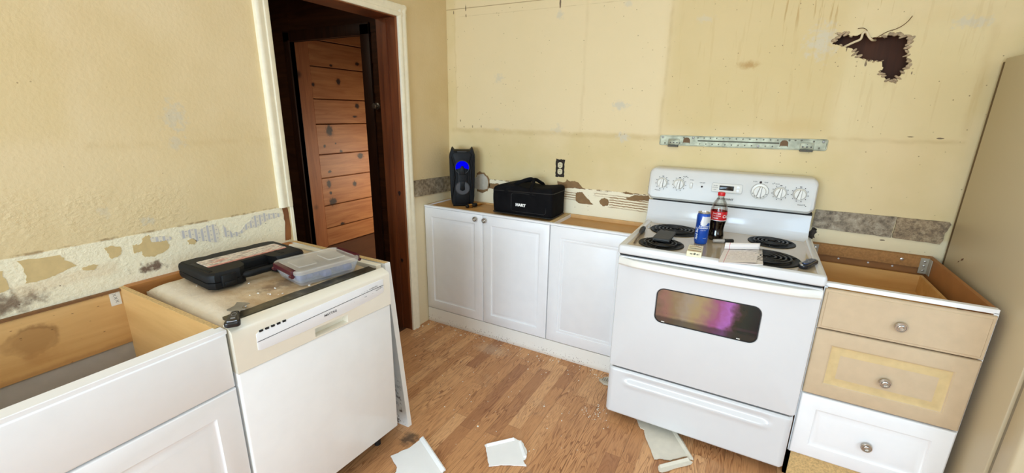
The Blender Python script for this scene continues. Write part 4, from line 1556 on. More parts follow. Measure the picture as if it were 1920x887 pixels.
# end panel, kicked outwards at the foot
t = thing('end_panel', 'loose white end panel leaning out at the foot beside the dishwasher and the doorway', 'panel', (.32, -1.25, 0))
m = MB()
m.loops([[Vector(p) for p in o] for o in (
    [(.002, -1.254, 0), (.643, -1.234, 0), (.645, -1.212, 0), (.002, -1.232, 0)],
    [(.002, -1.292, .848), (.613, -1.286, .848), (.621, -1.264, .848), (.002, -1.270, .848)])])
n = N('white_panel_grimy_foot')
X, Y, Z = n.xyz()
low = n.mul(n.step(Z, .10, .34, 1, 0), n.step(n.noise(34, 5, .7), .50, .60), n.step(X, .295, .315, 1, 0))
c = n.mix(n.mul(low, .9), s2l(238, 236, 230), s2l(82, 62, 46))
n.set(color=c, rough=.4)
m.build('board', n.m, t)
m = MB()
m.box(.004, -1.290, .8475, .614, -1.268, .8492)
tag(m.build('raw_edge', M_PARTICLE, t), 'raw chipboard top edge')
m = MB()
m.box(.010, -1.322, .815, .60, -1.2935, .846, .002, 1)
m.build('top_rail', simple('cream_rail', (238, 228, 204), .5), t)

# ------------------------------------------------------------------ tiles left on the walls
n = N('stone_look_tile')
a = n.noise(38, 5, .7)
b = n.noise(9, 3)
c = n.ramp(n.math('ADD', n.math('MULTIPLY', a, .7), n.math('MULTIPLY', b, .3)), [(.36, s2l(92, 78, 60)), (.5, s2l(146, 130, 106)), (.66, s2l(184, 170, 146))])
c = n.mix(n.mul(n.step(n.noise(60, 3, .6), .55, .66), .6), c, s2l(92, 76, 58))
n.set(color=c, rough=.6)
n.bump(a, .3, .001)
M_TILE = n.m
n = N('stone_look_tile_warm')
a = n.noise(70, 5, .7)
c = n.ramp(a, [(.34, s2l(100, 82, 60)), (.5, s2l(142, 120, 90)), (.66, s2l(176, 154, 120))])
n.set(color=c, rough=.6)
n.bump(a, .3, .001)
M_TILE2 = n.m
def tile(name_pts, mapf, material, label, seed):
    m = MB()
    m.prism(rough_poly(name_pts, 10, .0011, seed), mapf, -.0005, -.0075)
    return tag(m.build('wall_tile', material, smooth=0), label, 'tile')


tile([(2.214, .948), (2.522, .941), (2.524, 1.0385), (2.217, 1.0375)], FY(0.0), M_TILE, 'longer grey stone-look tile strip left on the wall beside the stove', 1)
tile([(2.526, .941), (2.694, .936), (2.700, .955), (2.699, .985), (2.712, 1.028), (2.705, 1.038), (2.528, 1.0385)], FY(0.0), M_TILE2, 'shorter brown stone-look tile with broken end, nearest the refrigerator', 2)
tile([(-.392, .926), (-.004, .914), (-.004, 1.022), (-.392, 1.034)], FX(0.0), M_TILE, 'stone-look tile strip on the narrow wall between doorway and corner, left of the speaker', 3)

# ------------------------------------------------------------------ outlet without cover plate
t = thing('wall_outlet', 'uncovered cream electrical outlet in a ragged dark wall opening above the black bag', 'outlet', (.858, 0, 1.139))
m = MB()
x0, x1, z0, z1 = .833, .883, 1.089, 1.189
for a in ((x0, z0, x0 + .003, z1), (x1 - .003, z0, x1, z1), (x0, z0, x1, z0 + .003), (x0, z1 - .003, x1, z1)):
    m.box(a[0], .0, a[1], a[2], .060, a[3])
m.box(x0, .057, z0, x1, .060, z1)
m.build('outlet_box', M_BLACKMATT, t)
m = MB()
for z in (1.118, 1.158):
    pts = [(.858 + .0165 * max(-.86, min(.86, math.cos(k * PI / 12))) / .86 * .95, z + .0185 * math.sin(k * PI / 12)) for k in range(24)]
    m.prism(pts, FY(0), -.003, .012, .001, 1)
m.box(.846, -.001, 1.112, .870, .012, 1.164)
rec = m.build('receptacle', simple('cream_receptacle', (214, 200, 162), .4), t)
for z in (1.118, 1.158):
    m = MB()
    m.box(.8515, -.0034, z + .001, .8532, -.002, z + .010)
    m.box(.8628, -.0034, z + .001, .8645, -.002, z + .009)
    m.lathe([(.0026, 0), (.0026, .0005), (.0002, .0006)], (.858, -.003, z - .007), 12, 'y')
    m.build('slots', M_BLACK, rec)
m = MB()
m.box(.852, .004, 1.083, .864, .006, 1.195, .001, 1)
m.build('yoke', M_GALV, t)

# ------------------------------------------------------------------ hood or microwave mounting bracket
t = thing('mounting_bracket', 'long galvanised metal mounting plate screwed to the wall above the stove', 'bracket', (1.826, 0, 1.338))
def BR(u, v, d):
    return Vector((1.443 + u, -.004 + d, 1.310 + v + u * .0105))


m = MB()
o = []
for ins, d in ((0, .0035), (0, .0012), (.0012, .0), (.004, .0), (.0055, .0012), (.0075, .0012)):
    o.append([BR(a, b, d) for a, b in rrect(ins, ins, .766 - ins, .054 - ins, .009 - ins * .6, 4)])
m.loops(o)
plate = m.build('plate', M_GALV, t)
m = MB()
for ins in (0,):
    sl = rrect(.195, .0265, .570, .0325, .003, 4)
    m.loops([[BR(a, b, .0012) for a, b in sl], [BR(a, b, -.0012) for a, b in sl], [BR(.195 + (a - .195) * 1.0, .0295 + (b - .0295) * .5, -.0014) for a, b in sl]])
m.build('slot', simple('dark_slot', (70, 66, 50), .5, .5), plate)
for u in (.140, .590):
    m = MB()
    arch = [(u - .018, .013), (u + .018, .013), (u + .0165, .034), (u + .010, .043), (u, .045), (u - .010, .043), (u - .0165, .034)]
    m.prism(arch, BR, -.0008, .0014)
    h = m.build('arched_opening', simple('brown_behind_plate', (112, 84, 56), .8), t)
    m = MB()
    m.box(*(BR(u - .016, .0135, -.003)), *(BR(u + .016, .0175, .001)), .0005, 1)
    m.build('flange', M_GALV, h)
for u in (.047, .657):
    m = MB()
    o = [[BR(a, b, d) for a, b in rrect(u + i, .004 + i, u + .057 - i, .036 - i, .005, 3)] for i, d in ((0, .001), (0, -.0025), (.001, -.003))]
    m.loops(o)
    tb = m.build('tab', M_GALV, t)
    m = MB()
    for k in (.012, .029, .046):
        m.lathe([(.0035, 0), (.0028, .0008), (.0002, .0008)], BR(u + k, .016, -.003), 10, 'y')
    m.lathe([(.002, 0), (.002, .0008), (.0002, .0008)], BR(u + .029, .028, -.003), 8, 'y')
    m.build('holes', M_INK, tb)
    m = MB()
    p, q = BR(u + .001, -.006, -.014), BR(u + .054, .003, .003)
    m.box(p.x, p.y, p.z, q.x, q.y, q.z, .001, 1)
    m.build('hook', simple('dark_hook_steel', (70, 64, 50), .5, .3), tb)
M_DIMPLE = simple('dark_ring_dimple', (104, 100, 80), .5, .3)
for i in range(14):
    for v in (.044, .013):
        u = .195 + i * .0305 + (.012 if v < .03 else 0)
        if u < .57:
            m = MB()
            m.lathe([(.0035, -.0012), (.003, .0004), (.0022, .0004), (.0018, -.0003), (.0002, -.0003)], BR(u, v, 0), 12, 'y')
            m.build('dimple', M_DIMPLE, plate)
for u, v in ((.03, .012), (.105, .014), (.125, .043), (.61, .044), (.635, .046), (.71, .042), (.735, .012), (.66, .046)):
    m = MB()
    m.lathe([(.0045, -.001), (.004, .0006), (.003, .0006), (.0024, -.0003), (.0002, -.0003)], BR(u, v, 0), 12, 'y')
    m.build('dimple', M_DIMPLE, plate)
for u, v in ((.016, .044), (.48, .012), (.172, .045), (.748, .042)):
    m = MB()
    m.lathe([(.0062, -.001), (.0055, .002), (.0025, .003), (.0003, .003)], BR(u, v, 0), 16, 'y')
    m.box(*(BR(u - .004, v - .0006, -.0034)), *(BR(u + .004, v + .0006, -.002)))
    m.build('screw', M_STEEL, plate)

# ------------------------------------------------------------------ wires out of the hole
M_WIRE = simple('bare_copper_dark', (92, 58, 34), .45, .5)
M_CABLE = simple('cream_cable_sheath', (212, 190, 150), .5)
def spline(pts, n=8):
    P = [Vector(p) for p in pts]
    P = [P[0] * 2 - P[1]] + P + [P[-1] * 2 - P[-2]]
    out = []
    for i in range(1, len(P) - 2):
        for k in range(n):
            s = k / n
            a, b, c, d = P[i - 1:i + 3]
            out.append(.5 * ((2 * b) + (c - a) * s + (2 * a - 5 * b + 4 * c - d) * s * s + (3 * b - a - 3 * c + d) * s ** 3))
    out.append(P[-2])
    return out


t = thing('electrical_cable', 'cut electrical cable with bare wire ends sticking out of the wall hole', 'cable', (2.25, 0, 1.80))
m = MB()
m.tube(spline([(2.170, .06, 1.762), (2.192, .012, 1.775), (2.225, -.004, 1.792), (2.246, -.008, 1.803), (2.250, -.012, 1.826), (2.262, -.014, 1.829), (2.272, -.012, 1.812), (2.288, -.006, 1.797), (2.305, .03, 1.80)]), .0045, 10, flat=(Vector((0, 1, 0)), .6))
sh = m.build('sheath', M_CABLE, t)
m = MB()
m.tube(spline([(2.295, -.004, 1.801), (2.33, -.010, 1.825), (2.361, -.012, 1.836), (2.380, -.016, 1.848), (2.393, -.02, 1.863), (2.401, -.026, 1.880)]), .0014, 8)
m.build('long_wire', M_WIRE, t)
m = MB()
m.tube(spline([(2.228, -.012, 1.846), (2.248, -.012, 1.846), (2.262, -.012, 1.836), (2.264, -.010, 1.822)]), .0013, 8)
m.build('short_wire', M_WIRE, t)

# ------------------------------------------------------------------ loudspeaker
SA = math.radians(35)
t = thing('party_speaker', 'tall black portable loudspeaker with glowing blue ring in the corner', 'speaker', (.227, -.166, .8502), SA)
t.scale = (1.07, 1.0, 1.0)
M_SPK = simple('black_speaker_plastic', (11, 11, 12), .6, spec=.22, var=.2, vscale=40)
M_SPK2 = simple('black_speaker_panel', (10, 10, 11), .5, spec=.22, var=.2)
out = [(-.060, 0), (.060, 0), (.070, .030), (.0745, .07), (.078, .20), (.080, .335), (.0775, .352), (.066, .388), (.060, .391), (.048, .374), (-.048, .374), (-.060, .391), (-.066, .388), (-.0775, .352), (-.080, .335), (-.078, .20), (-.0745, .07), (-.070, .030)]
m = MB()
def SPo(sc, y, dz=0):
    return [Vector((u * sc, y, .195 + (v - .195) * sc + dz)) for u, v in out]
m.loops([SPo(.92, .145), SPo(1.0, .130), SPo(1.0, .014), SPo(.965, .002), SPo(.90, 0.0)])
body = m.build('cabinet', M_SPK, t, local=True)
m = MB()
fr = [(-.046, .018), (.046, .018), (.040, .10), (.030, .15), (.030, .235), (.044, .30), (.058, .345), (.050, .362), (-.050, .362), (-.058, .345), (-.044, .30), (-.030, .235), (-.030, .15), (-.040, .10)]
m.prism(fr, lambda u, v, d: Vector((u, d, v)), -.010, .004, .004, 2)
m.build('front_panel', M_SPK2, body, local=True)
for s in (-1, 1):
    m = MB()
    m.tube([(s * .068, -.002, .05), (s * .058, -.006, .13), (s * .050, -.008, .20), (s * .055, -.006, .27), (s * .068, -.002, .335)], [.003, .005, .006, .005, .003], 10)
    m.build('front_rib', M_SPK, body, local=True)
m = MB()
m.box(-.030, -.004, .360, .030, .004, .371, .002)
m.build('top_vent', M_BLACKMATT, body, local=True)
glow = N('blue_led_ring')
glow.set(color=s2l(2, 2, 40), rough=.3, emit=(0.0, 0.0, 1.0, 1), estr=1.15, spec=0.0)
M_RINGGREY = simple('smoked_ring', (60, 60, 62), .5)
for zc, lit in ((.266, True), (.128, False)):
    m = MB()
    m.lathe([(.046, .008), (.046, .013), (.044, .0145), (.042, .013), (.040, .010)], (0, 0, zc), 40, 'y', cap=False)
    rim = m.build('driver_rim', M_RINGGREY, t, local=True)
    m = MB()
    a0, a1 = ((-.35, PI + .35) if lit else (0, 2 * PI))
    ang = [a0 + (a1 - a0) * k / 40 for k in range(41)]
    pts = [(.041 * math.cos(a), zc + .041 * math.sin(a)) for a in ang] + [(.006 * math.cos(a), zc + .006 * math.sin(a)) for a in reversed(ang)]
    t_ = bmesh.new()
    n_ = len(ang)
    for k in range(n_ - 1):
        q = [pts[k], pts[k + 1], pts[2 * n_ - 2 - k], pts[2 * n_ - 1 - k]]
        t_.faces.new([t_.verts.new(Vector((u, -.0115, v))) for u, v in q])
        t_.faces.new([t_.verts.new(Vector((u, -.0085, v))) for u, v in q][::-1])
    m.merge(t_)
    m.build('light_ring' if lit else 'cone', glow.m if lit else simple('grey_cone', (58, 58, 60), .5), rim, local=True)
    m = MB()
    m.prism([(-.020, zc - .050), (.020, zc - .050), (.013, zc - .012), (.008, zc + .006), (0, zc + .010), (-.008, zc + .006), (-.013, zc - .012)] if lit else
            [(-.016, zc - .012), (0, zc - .020), (.016, zc - .012), (.013, zc + .020), (.018, zc + .048), (-.018, zc + .048), (-.013, zc + .020)], lambda u, v, d: Vector((u, d, v)), -.017, -.006, .003, 2)
    m.build('phase_plug', M_SPK2, rim, local=True)
m = MB()
m.box(.0525, -.0045, .212, .0555, -.002, .232)
m.build('badge', M_NICKEL, body, local=True)

# small tool lying at its foot
t = thing('nut_driver', 'small black and brass hand tool lying between speaker and bag', 'tool', (.308, -.146, .8645), math.radians(70))
t.scale = (1.45, 1.45, 1.45)
m = MB()
m.lathe([(.0003, -.048), (.006, -.047), (.009, -.040), (.0095, -.012), (.0075, -.008), (.0095, -.004), (.0095, .010), (.006, .014)], (0, 0, 0), 18, 'x')
m.build('handle', M_BLACK, t, local=True)
m = MB()
m.lathe([(.0098, -.036), (.0098, -.018)], (0, 0, 0), 18, 'x')
m.build('brass_collar', simple('brass', (190, 140, 74), .3, .9), t, local=True)
m = MB()
m.lathe([(.0050, .012), (.0062, .016), (.0062, .040), (.0035, .042), (.0030, .052)], (0, 0, 0), 18, 'x')
m.build('brass_shaft', simple('brass', (190, 140, 74), .3, .9), t, local=True)

# ------------------------------------------------------------------ black tool bag
t = thing('tool_bag', 'black soft rectangular tool bag with white lettering on the base cabinets', 'bag', (.704, -.115, .859))
M_CLOTH = N('black_nylon_cloth')
wv = M_CLOTH.noise(300, 2)
M_CLOTH.set(color=M_CLOTH.ramp(M_CLOTH.noise(20, 3), [(.3, s2l(12, 11, 12)), (.7, s2l(20, 19, 20))]), rough=.85, spec=.10)
M_CLOTH.bump(wv, .4, .0008)
M_CLOTH = M_CLOTH.m
BZ0, BZ1 = .8602, 1.043
m = MB()
m.soft_box((.706, -.115, (BZ0 + BZ1) / 2), (.199, .098, (BZ1 - BZ0) / 2), .022, 16, .004, 3.0)
for v in m.bm.verts:
    k = (v.co.z - BZ0) / (BZ1 - BZ0)
    s = (v.co.x - .514) / .38
    if v.co.z < BZ0 + .004:
        v.co.z = BZ0 + .0006
    v.co.z += k * (-.014 * max(0, .22 - s) / .22 + .006 * math.sin(s * 7))
    v.co.y = min(v.co.y, -.014)
body = m.build('bag_body', M_CLOTH, t, smooth=180)
m = MB()
def bag_loop(z, ins, n=64):
    o = []
    for a, b in rrect(.507 + ins, -.213 + ins, .905 - ins, -.017 - ins, .026, 8):
        s = (a - .514) / .38
        o.append(Vector((a, b, z - .014 * max(0, .22 - s) / .22 * (z - BZ0) / .18)))
    return o
m.tube(bag_loop(1.014, -.001), .0028, 6, closed=True)
m.tube(bag_loop(.866, -.001), .0028, 6, closed=True)
m.tube([Vector((u, -.2125, v)) for u, v in rrect(.640, .885, .868, 1.000, .018, 5)], .0022, 6, closed=True)
m.build('piping', M_BLACKMATT, body)
for k, (ya, zt) in enumerate(((-.213, 1.076), (-.045, 1.066))):
    m = MB()
    ys = ya if k == 0 else -.03
    m.tube(spline([(.600, ys, .985), (.612, ys, 1.020), (.655, -.17 if k == 0 else -.07, 1.052), (.705, -.15 if k == 0 else -.10, zt), (.742, -.15 if k == 0 else -.10, zt + .008), (.762, -.165 if k == 0 else -.08, zt - .008), (.768, -.205 if k == 0 else -.04, 1.035), (.768, ys, .985)], 8), .011, 10, flat=(Vector((0, 1, 0)), .35))
    m.build('handle', M_CLOTH, body)
m = MB()
m.text('HART', .0225, lambda a, b, d: Vector((.706 + a, -.2178, .928 + b)), 1.12, font_bold=.0016)
tx = m.build('lettering', simple('white_print', (240, 238, 232), .5), body, smooth=0)
t.location.x += .006
t.location.y -= .024
t.scale = (1.03, 1.06, .99)
t.location.z += .0005
# ------------------------------------------------------------------ things on the stove
CTZ = .9087
# can
t = thing('drink_can', 'tall slim blue and silver energy drink can standing on the stove', 'can', (1.755, -.462, CTZ))
R, H = .0285, .146
m = MB()
m.lathe([(.020, .003), (.0225, .0), (.0255, .002), (R, .012), (R, .129), (.0258, .138), (.0245, .140)], (1.755, -.462, CTZ), 48)
n = N('blue_can_print')
X, Y, Z = n.xyz()
n.set(color=n.ramp(n.noise(14, 2), [(.3, s2l(14, 62, 150)), (.7, s2l(28, 86, 184))]), rough=.3, metal=.2)
M_CANBLUE = n.m
can = m.build('can_body', M_CANBLUE, t)
m = MB()
m.lathe([(.0245, .140), (.0262, .143), (.0262, .1455), (.0245, .1455), (.0235, .141), (.0003, .141)], (1.755, -.462, CTZ), 48, cap=False)
M_ALU = simple('can_aluminium', (206, 204, 198), .22, .9, var=.04)
rim = m.build('rim', M_ALU, t)
m = MB()
m.box(1.750, -.476, CTZ + .1415, 1.760, -.456, CTZ + .143, .001, 1)
m.build('pull_tab', M_ALU, rim)


def wrap(cx, cy, rad, a0):
    def f(u, v, d):
        a = a0 + u / rad
        return Vector((cx + (rad + .0003 + d) * math.cos(a), cy + (rad + .0003 + d) * math.sin(a), v))
    return f


CAN = wrap(1.755, -.462, R, -PI / 2 + .05)
m = MB()
g_ = [(-.004, .129), (.044, .129), (.044, .100), (.030, .098), (.024, .103), (.016, .090), (.004, .086), (-.008, .090), (-.010, .102), (-.006, .116)]
def fill_wrapped(m, poly, f, z0, step=.004):
    """Cover a polygon on a curved surface with small cells."""
    us = [p[0] for p in poly]; vs = [p[1] for p in poly]
    def inside(u, v):
        c = False
        j = len(poly) - 1
        for i in range(len(poly)):
            (xi, yi), (xj, yj) = poly[i], poly[j]
            if (yi > v) != (yj > v) and u < (xj - xi) * (v - yi) / (yj - yi) + xi:
                c = not c
            j = i
        return c
    u = min(us)
    while u < max(us):
        v = min(vs)
        while v < max(vs):
            if inside(u + step / 2, v + step / 2):
                m.face([f(u, z0 + v, 0), f(u + step, z0 + v, 0), f(u + step, z0 + v + step, 0), f(u, z0 + v + step, 0)])
            v += step
        u += step


fill_wrapped(m, g_, CAN, CTZ, .0012)
m.build('silver_panel', simple('pale_silver_print', (214, 216, 218), .3, .25, var=.02), can)
m = MB()
m.text('Red Bull', .017, lambda a, b, d: CAN(-.0215 - b, CTZ + .050 + a, .0002), 1.0, font_bold=.0004)
m.text('BLUE EDITION', .0075, lambda a, b, d: CAN(.008 + a, CTZ + .084 + b, .0002), .9, font_bold=.0002)
m.text('SUGARFREE', .0085, lambda a, b, d: CAN(.006 + a, CTZ + .076 + b, .0002), .9, font_bold=.0003)
m.text('energy drink', .005, lambda a, b, d: CAN(.006 + a, CTZ + .067 + b, .0002), .9)
m.text('12 FL OZ', .0045, lambda a, b, d: CAN(.016 + a, CTZ + .030 + b, .0002), .9)
m.build('lettering', simple('pale_can_print', (222, 226, 234), .35), can)
# cola bottle
BC = (1.808, -.352)
t = thing('cola_bottle', 'half-full plastic bottle of dark cola with red cap and red label', 'bottle', (BC[0], BC[1], CTZ))
n = N('clear_bottle_plastic')
tr = n.t.nodes.new('ShaderNodeBsdfTransparent')
tr.inputs[0].default_value = (.90, .90, .86, 1)
gl = n.t.nodes.new('ShaderNodeBsdfGlossy')
gl.inputs['Roughness'].default_value = .08
mx = n.t.nodes.new('ShaderNodeMixShader')
fr_ = n.t.nodes.new('ShaderNodeFresnel')
fr_.inputs[0].default_value = 1.5
n.t.links.new(n.math('ADD', n.math('MULTIPLY', fr_.outputs[0], .5), .03), mx.inputs[0])
n.t.links.new(tr.outputs[0], mx.inputs[1])
n.t.links.new(gl.outputs[0], mx.inputs[2])
n.t.links.new(mx.outputs[0], n.out.inputs[0])
M_CLEAR = n.m
BK = .955
prof = [(r, h * BK) for r, h in [(.022, .004), (.030, .0), (.034, .006), (.0345, .022), (.033, .034), (.0305, .050), (.0305, .062), (.033, .080), (.0355, .094), (.0358, .100), (.0358, .142), (.0355, .150), (.0338, .164), (.0290, .181), (.0205, .198), (.0142, .209), (.0130, .214), (.0155, .2155), (.0155, .218), (.0125, .219), (.0125, .226)]]
m = MB()
m.lathe(prof, (BC[0], BC[1], CTZ), 48, cap=False)
shell = m.build('bottle_shell', M_CLEAR, t, smooth=60)
m = MB()
m.lathe([(.0003, .003)] + [(max(r - .0008, .001), h) for r, h in prof if h < .113] + [(.0346, .116), (.0003, .116)], (BC[0], BC[1], CTZ), 48, cap=False)
m.build('cola', simple('dark_cola', (22, 8, 5), .08, var=.1, spec=.7), t, smooth=60)
m = MB()
m.lathe([(.0361, .096), (.0363, .097), (.0363, .137), (.0361, .138)], (BC[0], BC[1], CTZ), 48, cap=False)
lab = m.build('label_wrap', simple('red_label', (196, 22, 28), .35, var=.03), t, smooth=60)
m = MB()
m.lathe([(.0143, .2085), (.0150, .2095), (.0150, .222), (.0138, .2245), (.0003, .2245)], (BC[0], BC[1], CTZ), 40, cap=False)
for k in range(40):
    a = 2 * PI * k / 40
    m.box(.0146, -.0004, .210, .0155, .0004, .2215, M=Matrix.Translation((BC[0], BC[1], CTZ)) @ Matrix.Rotation(a, 4, 'Z'))
m.build('cap', simple('red_cap', (206, 26, 30), .35, var=.03), t)
LB = wrap(BC[0], BC[1], .0363, -PI / 2 + .06)
m = MB()
fill_wrapped(m, [(-.026, .102), (-.0245, .102), (-.0245, .134), (-.026, .134)], LB, CTZ, .0012)
m.text('Find a 100%', .0075, lambda a, b, d: LB(-.022 + a, CTZ + .129 + b, .0003), .85, align='LEFT', font_bold=.0002)
m.text('recycled bottle', .0065, lambda a, b, d: LB(-.022 + a, CTZ + .119 + b, .0003), .8, align='LEFT', font_bold=.0001)
m.text('AGAIN', .0075, lambda a, b, d: LB(-.022 + a, CTZ + .108 + b, .0003), .9, align='LEFT', font_bold=.0003)
m.text('Coca-Cola', .021, lambda a, b, d: LB(.018 + a, CTZ + .116 + b + a * .08, .0003), .9, align='LEFT', font_bold=.0004)
m.lathe([(.0365, .096), (.0365, .0985)], (BC[0], BC[1], CTZ), 48, cap=False)
m.build('label_lettering', simple('white_label_print', (244, 240, 234), .4), lab)
# cigarette pack
CA = math.radians(2)
t = thing('cigarette_pack', 'cream cigarette pack lying in front of the blue can', 'box', (1.446 + .307, -.640, CTZ + .0005), CA)
M_PACK = simple('cream_pack', (236, 226, 190), .4, var=.03)
m = MB()
m.box(-.0285, -.060, 0, .0285, .050, .0225, .0012, 1)
pk = m.build('pack', M_PACK, t, local=True)
m = MB()
m.prism([(-.024, .012), (-.012, .022), (.0, .026), (.012, .022), (.024, .010), (.024, .018), (.012, .030), (0, .034), (-.012, .030), (-.024, .020)], lambda u, v, d: Vector((u, v - .002, d)), .0226, .0229)
M_GOLD = simple('gold_brown_print', (168, 128, 70), .4)
m.build('pack_emblem', M_GOLD, pk, local=True)
m = MB()
m.prism([(-.026, -.048), (.026, -.048), (.026, -.036), (-.026, -.036)], lambda u, v, d: Vector((u, v, d)), .0226, .0229)
m.build('pack_band', M_GOLD, pk, local=True)
m = MB()
m.text('Marlboro', .013, lambda a, b, d: Vector((a, -.010 + b, .0231)), .9, font_bold=.0004)
for k in range(7):
    m.box(-.023 + k * .007, .0440, .0215, -.0195 + k * .007, .0500, .0229)
for x0, w, h in ((-.015, .003, .006), (-.010, .004, .006), (-.004, .003, .006), (.001, .005, .009), (.010, .0025, .005), (.014, .003, .006), (.019, .0015, .009)):
    m.box(x0, -.0604, .010, x0 + w, -.0600, .010 + h)
m.build('lettering', simple('dark_green_print', (38, 46, 32), .5), pk, local=True)
# marker pen
MA = math.atan2(.048, .082)
t = thing('marker_pen', 'short black marker pen with grey label lying before the cola bottle', 'pen', (1.446 + .399, -.402, CTZ + .0095), MA)
m = MB()
m.lathe([(.0003, -.047), (.0045, -.047), (.0075, -.044), (.0082, -.030), (.0086, -.028), (.0086, .012), (.0003, .012)], (0, 0, 0), 24, 'x', cap=False)
pb = m.build('barrel', simple('silver_marker_barrel', (186, 180, 172), .35, .2), t, local=True)
m = MB()
m.lathe([(.0003, .004), (.0092, .004), (.0094, .008), (.0090, .044), (.0075, .047), (.0003, .047)], (0, 0, 0), 24, 'x', cap=False)
m.build('cap', M_BLACKMATT, t, local=True)
m = MB()
for a in (-1.9, -1.3):
    m = MB()
    m.box(-.024, -.0006, .0084, -.006, .0006, .0089, M=Matrix.Rotation(a + PI / 2, 4, 'X'))
    m.build('lettering', M_INK, pb, local=True)
m = MB()
m.box(-.004, -.003, .0084, .002, .003, .0089, M=Matrix.Rotation(-1.6 + PI / 2, 4, 'X'))
m.build('lettering', M_INK, pb, local=True)
# notepad
t = thing('notepad', 'white lined notepad with handwriting, top page rolled over, on the stove', 'notepad', (1.446 + .47, -.56, CTZ))
n = N('lined_note_paper', 'UV')
U, V, _ = n.xyz()
rows = n.math('FRACT', n.math('MULTIPLY', V, 17.0))
ln = n.step(n.math('ABSOLUTE', n.math('SUBTRACT', rows, .5)), .44, .48, 0, 1)
c = n.mix(n.mul(ln, .45), s2l(236, 226, 218), s2l(150, 150, 190))
mg = n.step(n.math('ABSOLUTE', n.math('SUBTRACT', U, .14)), .006, .012, 1, 0)
c = n.mix(n.mul(mg, .75), c, s2l(196, 90, 100))
word = n.step(n.noise(1.0, 4, .7, n.vec(n.math('MULTIPLY', U, 70), n.math('MULTIPLY', V, 60), 0)), .50, .58)
gapw = n.step(n.noise(1.0, 2, .5, n.vec(n.math('MULTIPLY', U, 9), n.math('FLOOR', n.math('MULTIPLY', V, 17)), 0)), .44, .5)
rowm = n.step(n.math('ABSOLUTE', n.math('SUBTRACT', rows, .5)), .18, .30, 1, 0)
scribe = n.mul(word, gapw, rowm, n.rect(U, V, .17, .92, .10, .52, .02))
c = n.mix(n.mul(scribe, .7), c, s2l(128, 104, 100))
n.set(color=c, rough=.7)
M_NOTE = n.m
A_, B_ = Vector((1.446 + .404, -.748, 0)), Vector((1.446 + .534, -.694, 0))
C_, D_ = Vector((1.446 + .414, -.540, 0)), Vector((1.446 + .545, -.470, 0))


def sheet(s, q):
    """q runs from the front edge back, then up and over the roll."""
    F_, G_ = A_.lerp(B_, s), C_.lerp(D_, s)
    fwd = (G_ - F_)
    L = fwd.length
    e = fwd / L
    r = .0145
    if q < .6:
        k = q / .6
        p = F_.lerp(G_, k)
        z = .0095 + .004 * math.sin(k * PI) * (1 - s) + .004 * (1 - k) ** 3 * (s * 1.6)
        return Vector((p.x, p.y, CTZ + z))
    a = (q - .6) / .4 * math.radians(318)
    p = G_ + e * (r * math.sin(a))
    z = .0095 + r - r * math.cos(a)
    return Vector((p.x, p.y, CTZ + z))


m = MB()
m.grid(sheet, 14, 60, (0, 0, .0002))
m.build('top_page', M_NOTE, t, smooth=80)
m = MB()
def pad(s, q):
    F_ = (A_ + Vector((.020, .018, 0))).lerp(B_ + Vector((.024, .012, 0)), s)
    G_ = (C_ + Vector((.01, .020, 0))).lerp(D_ + Vector((.012, .012, 0)), s)
    p = F_.lerp(G_, q)
    return Vector((p.x, p.y, CTZ + .0060))
m.grid(pad, 6, 10, (0, 0, .0030))
m.build('page_block', simple('note_paper_edges', (230, 220, 210), .75, var=.04, vscale=80), t)
# folding knife
KA = math.radians(66)
t = thing('folding_knife', 'closed pocket knife with blue handle on the stove corner near the drawer cabinet', 'knife', (1.446 + .713, -.580, CTZ + .003), KA)
t.scale = (1.0, 1.3, 1.1)
m = MB()
hp = [(-.062, -.006), (-.050, -.013), (-.020, -.0145), (.020, -.013), (.050, -.014), (.064, -.008), (.066, .004), (.058, .013), (.030, .0145), (-.01, .012), (-.045, .014), (-.062, .008)]
m.prism(hp, lambda u, v, d: Vector((u, v, d)), 0, .013, .003, 2)
k = m.build('handle', simple('dark_knife_frame', (34, 36, 42), .3, .4), t, local=True)
m = MB()
m.prism([(u * .78 + .004, v * .62) for u, v in hp], lambda u, v, d: Vector((u, v, d)), .0128, .0160, .0012, 1)
m.build('blue_scale', simple('blue_metal_scale', (44, 70, 116), .25, .6), k, local=True)
m = MB()
m.prism([(-.064, -.004), (-.066, .003), (-.050, .012), (-.030, .013), (-.030, .0095), (-.052, .004)], lambda u, v, d: Vector((u, v, d)), .011, .0165, .0008, 1)
m.build('blade_edge', M_STEEL, k, local=True)
m = MB()
m.tube([(.040, .013, .008), (.048, .017, .008), (.058, .015, .008)], .0025, 8)
m.build('pocket_clip', M_STEEL, k, local=True)
for x in (-.040, .046, .0):
    m = MB()
    m.lathe([(.0028, .0155), (.0022, .0172), (.0002, .0172)], (x, 0, 0), 12)
    m.build('rivet', M_STEEL, k, local=True)
# dark flat slab on the burners
t = thing('flat_case', 'dark grey flat rectangular case lying across a burner near the small screwdriver', 'case', (1.446 + .155, -.497, CTZ + .0115), math.radians(0))
m = MB()
o = []
for ins, z in ((.003, 0), (0, .003), (0, .012), (.003, .015)):
    o.append([Vector((a + b * .02, b, z + (b + .08) * .0)) for a, b in rrect(-.0385 + ins, -.082 + ins, .0385 - ins, .082 - ins, .008, 4)])
m.loops(o)
m.build('shell', simple('dark_grey_rubber', (50, 49, 47), .55, var=.08, vscale=60), t, local=True)
m = MB()
m.box(-.030, -.0835, .0045, .030, -.0815, .0065)
m.build('edge_groove', M_BLACK, t, local=True)
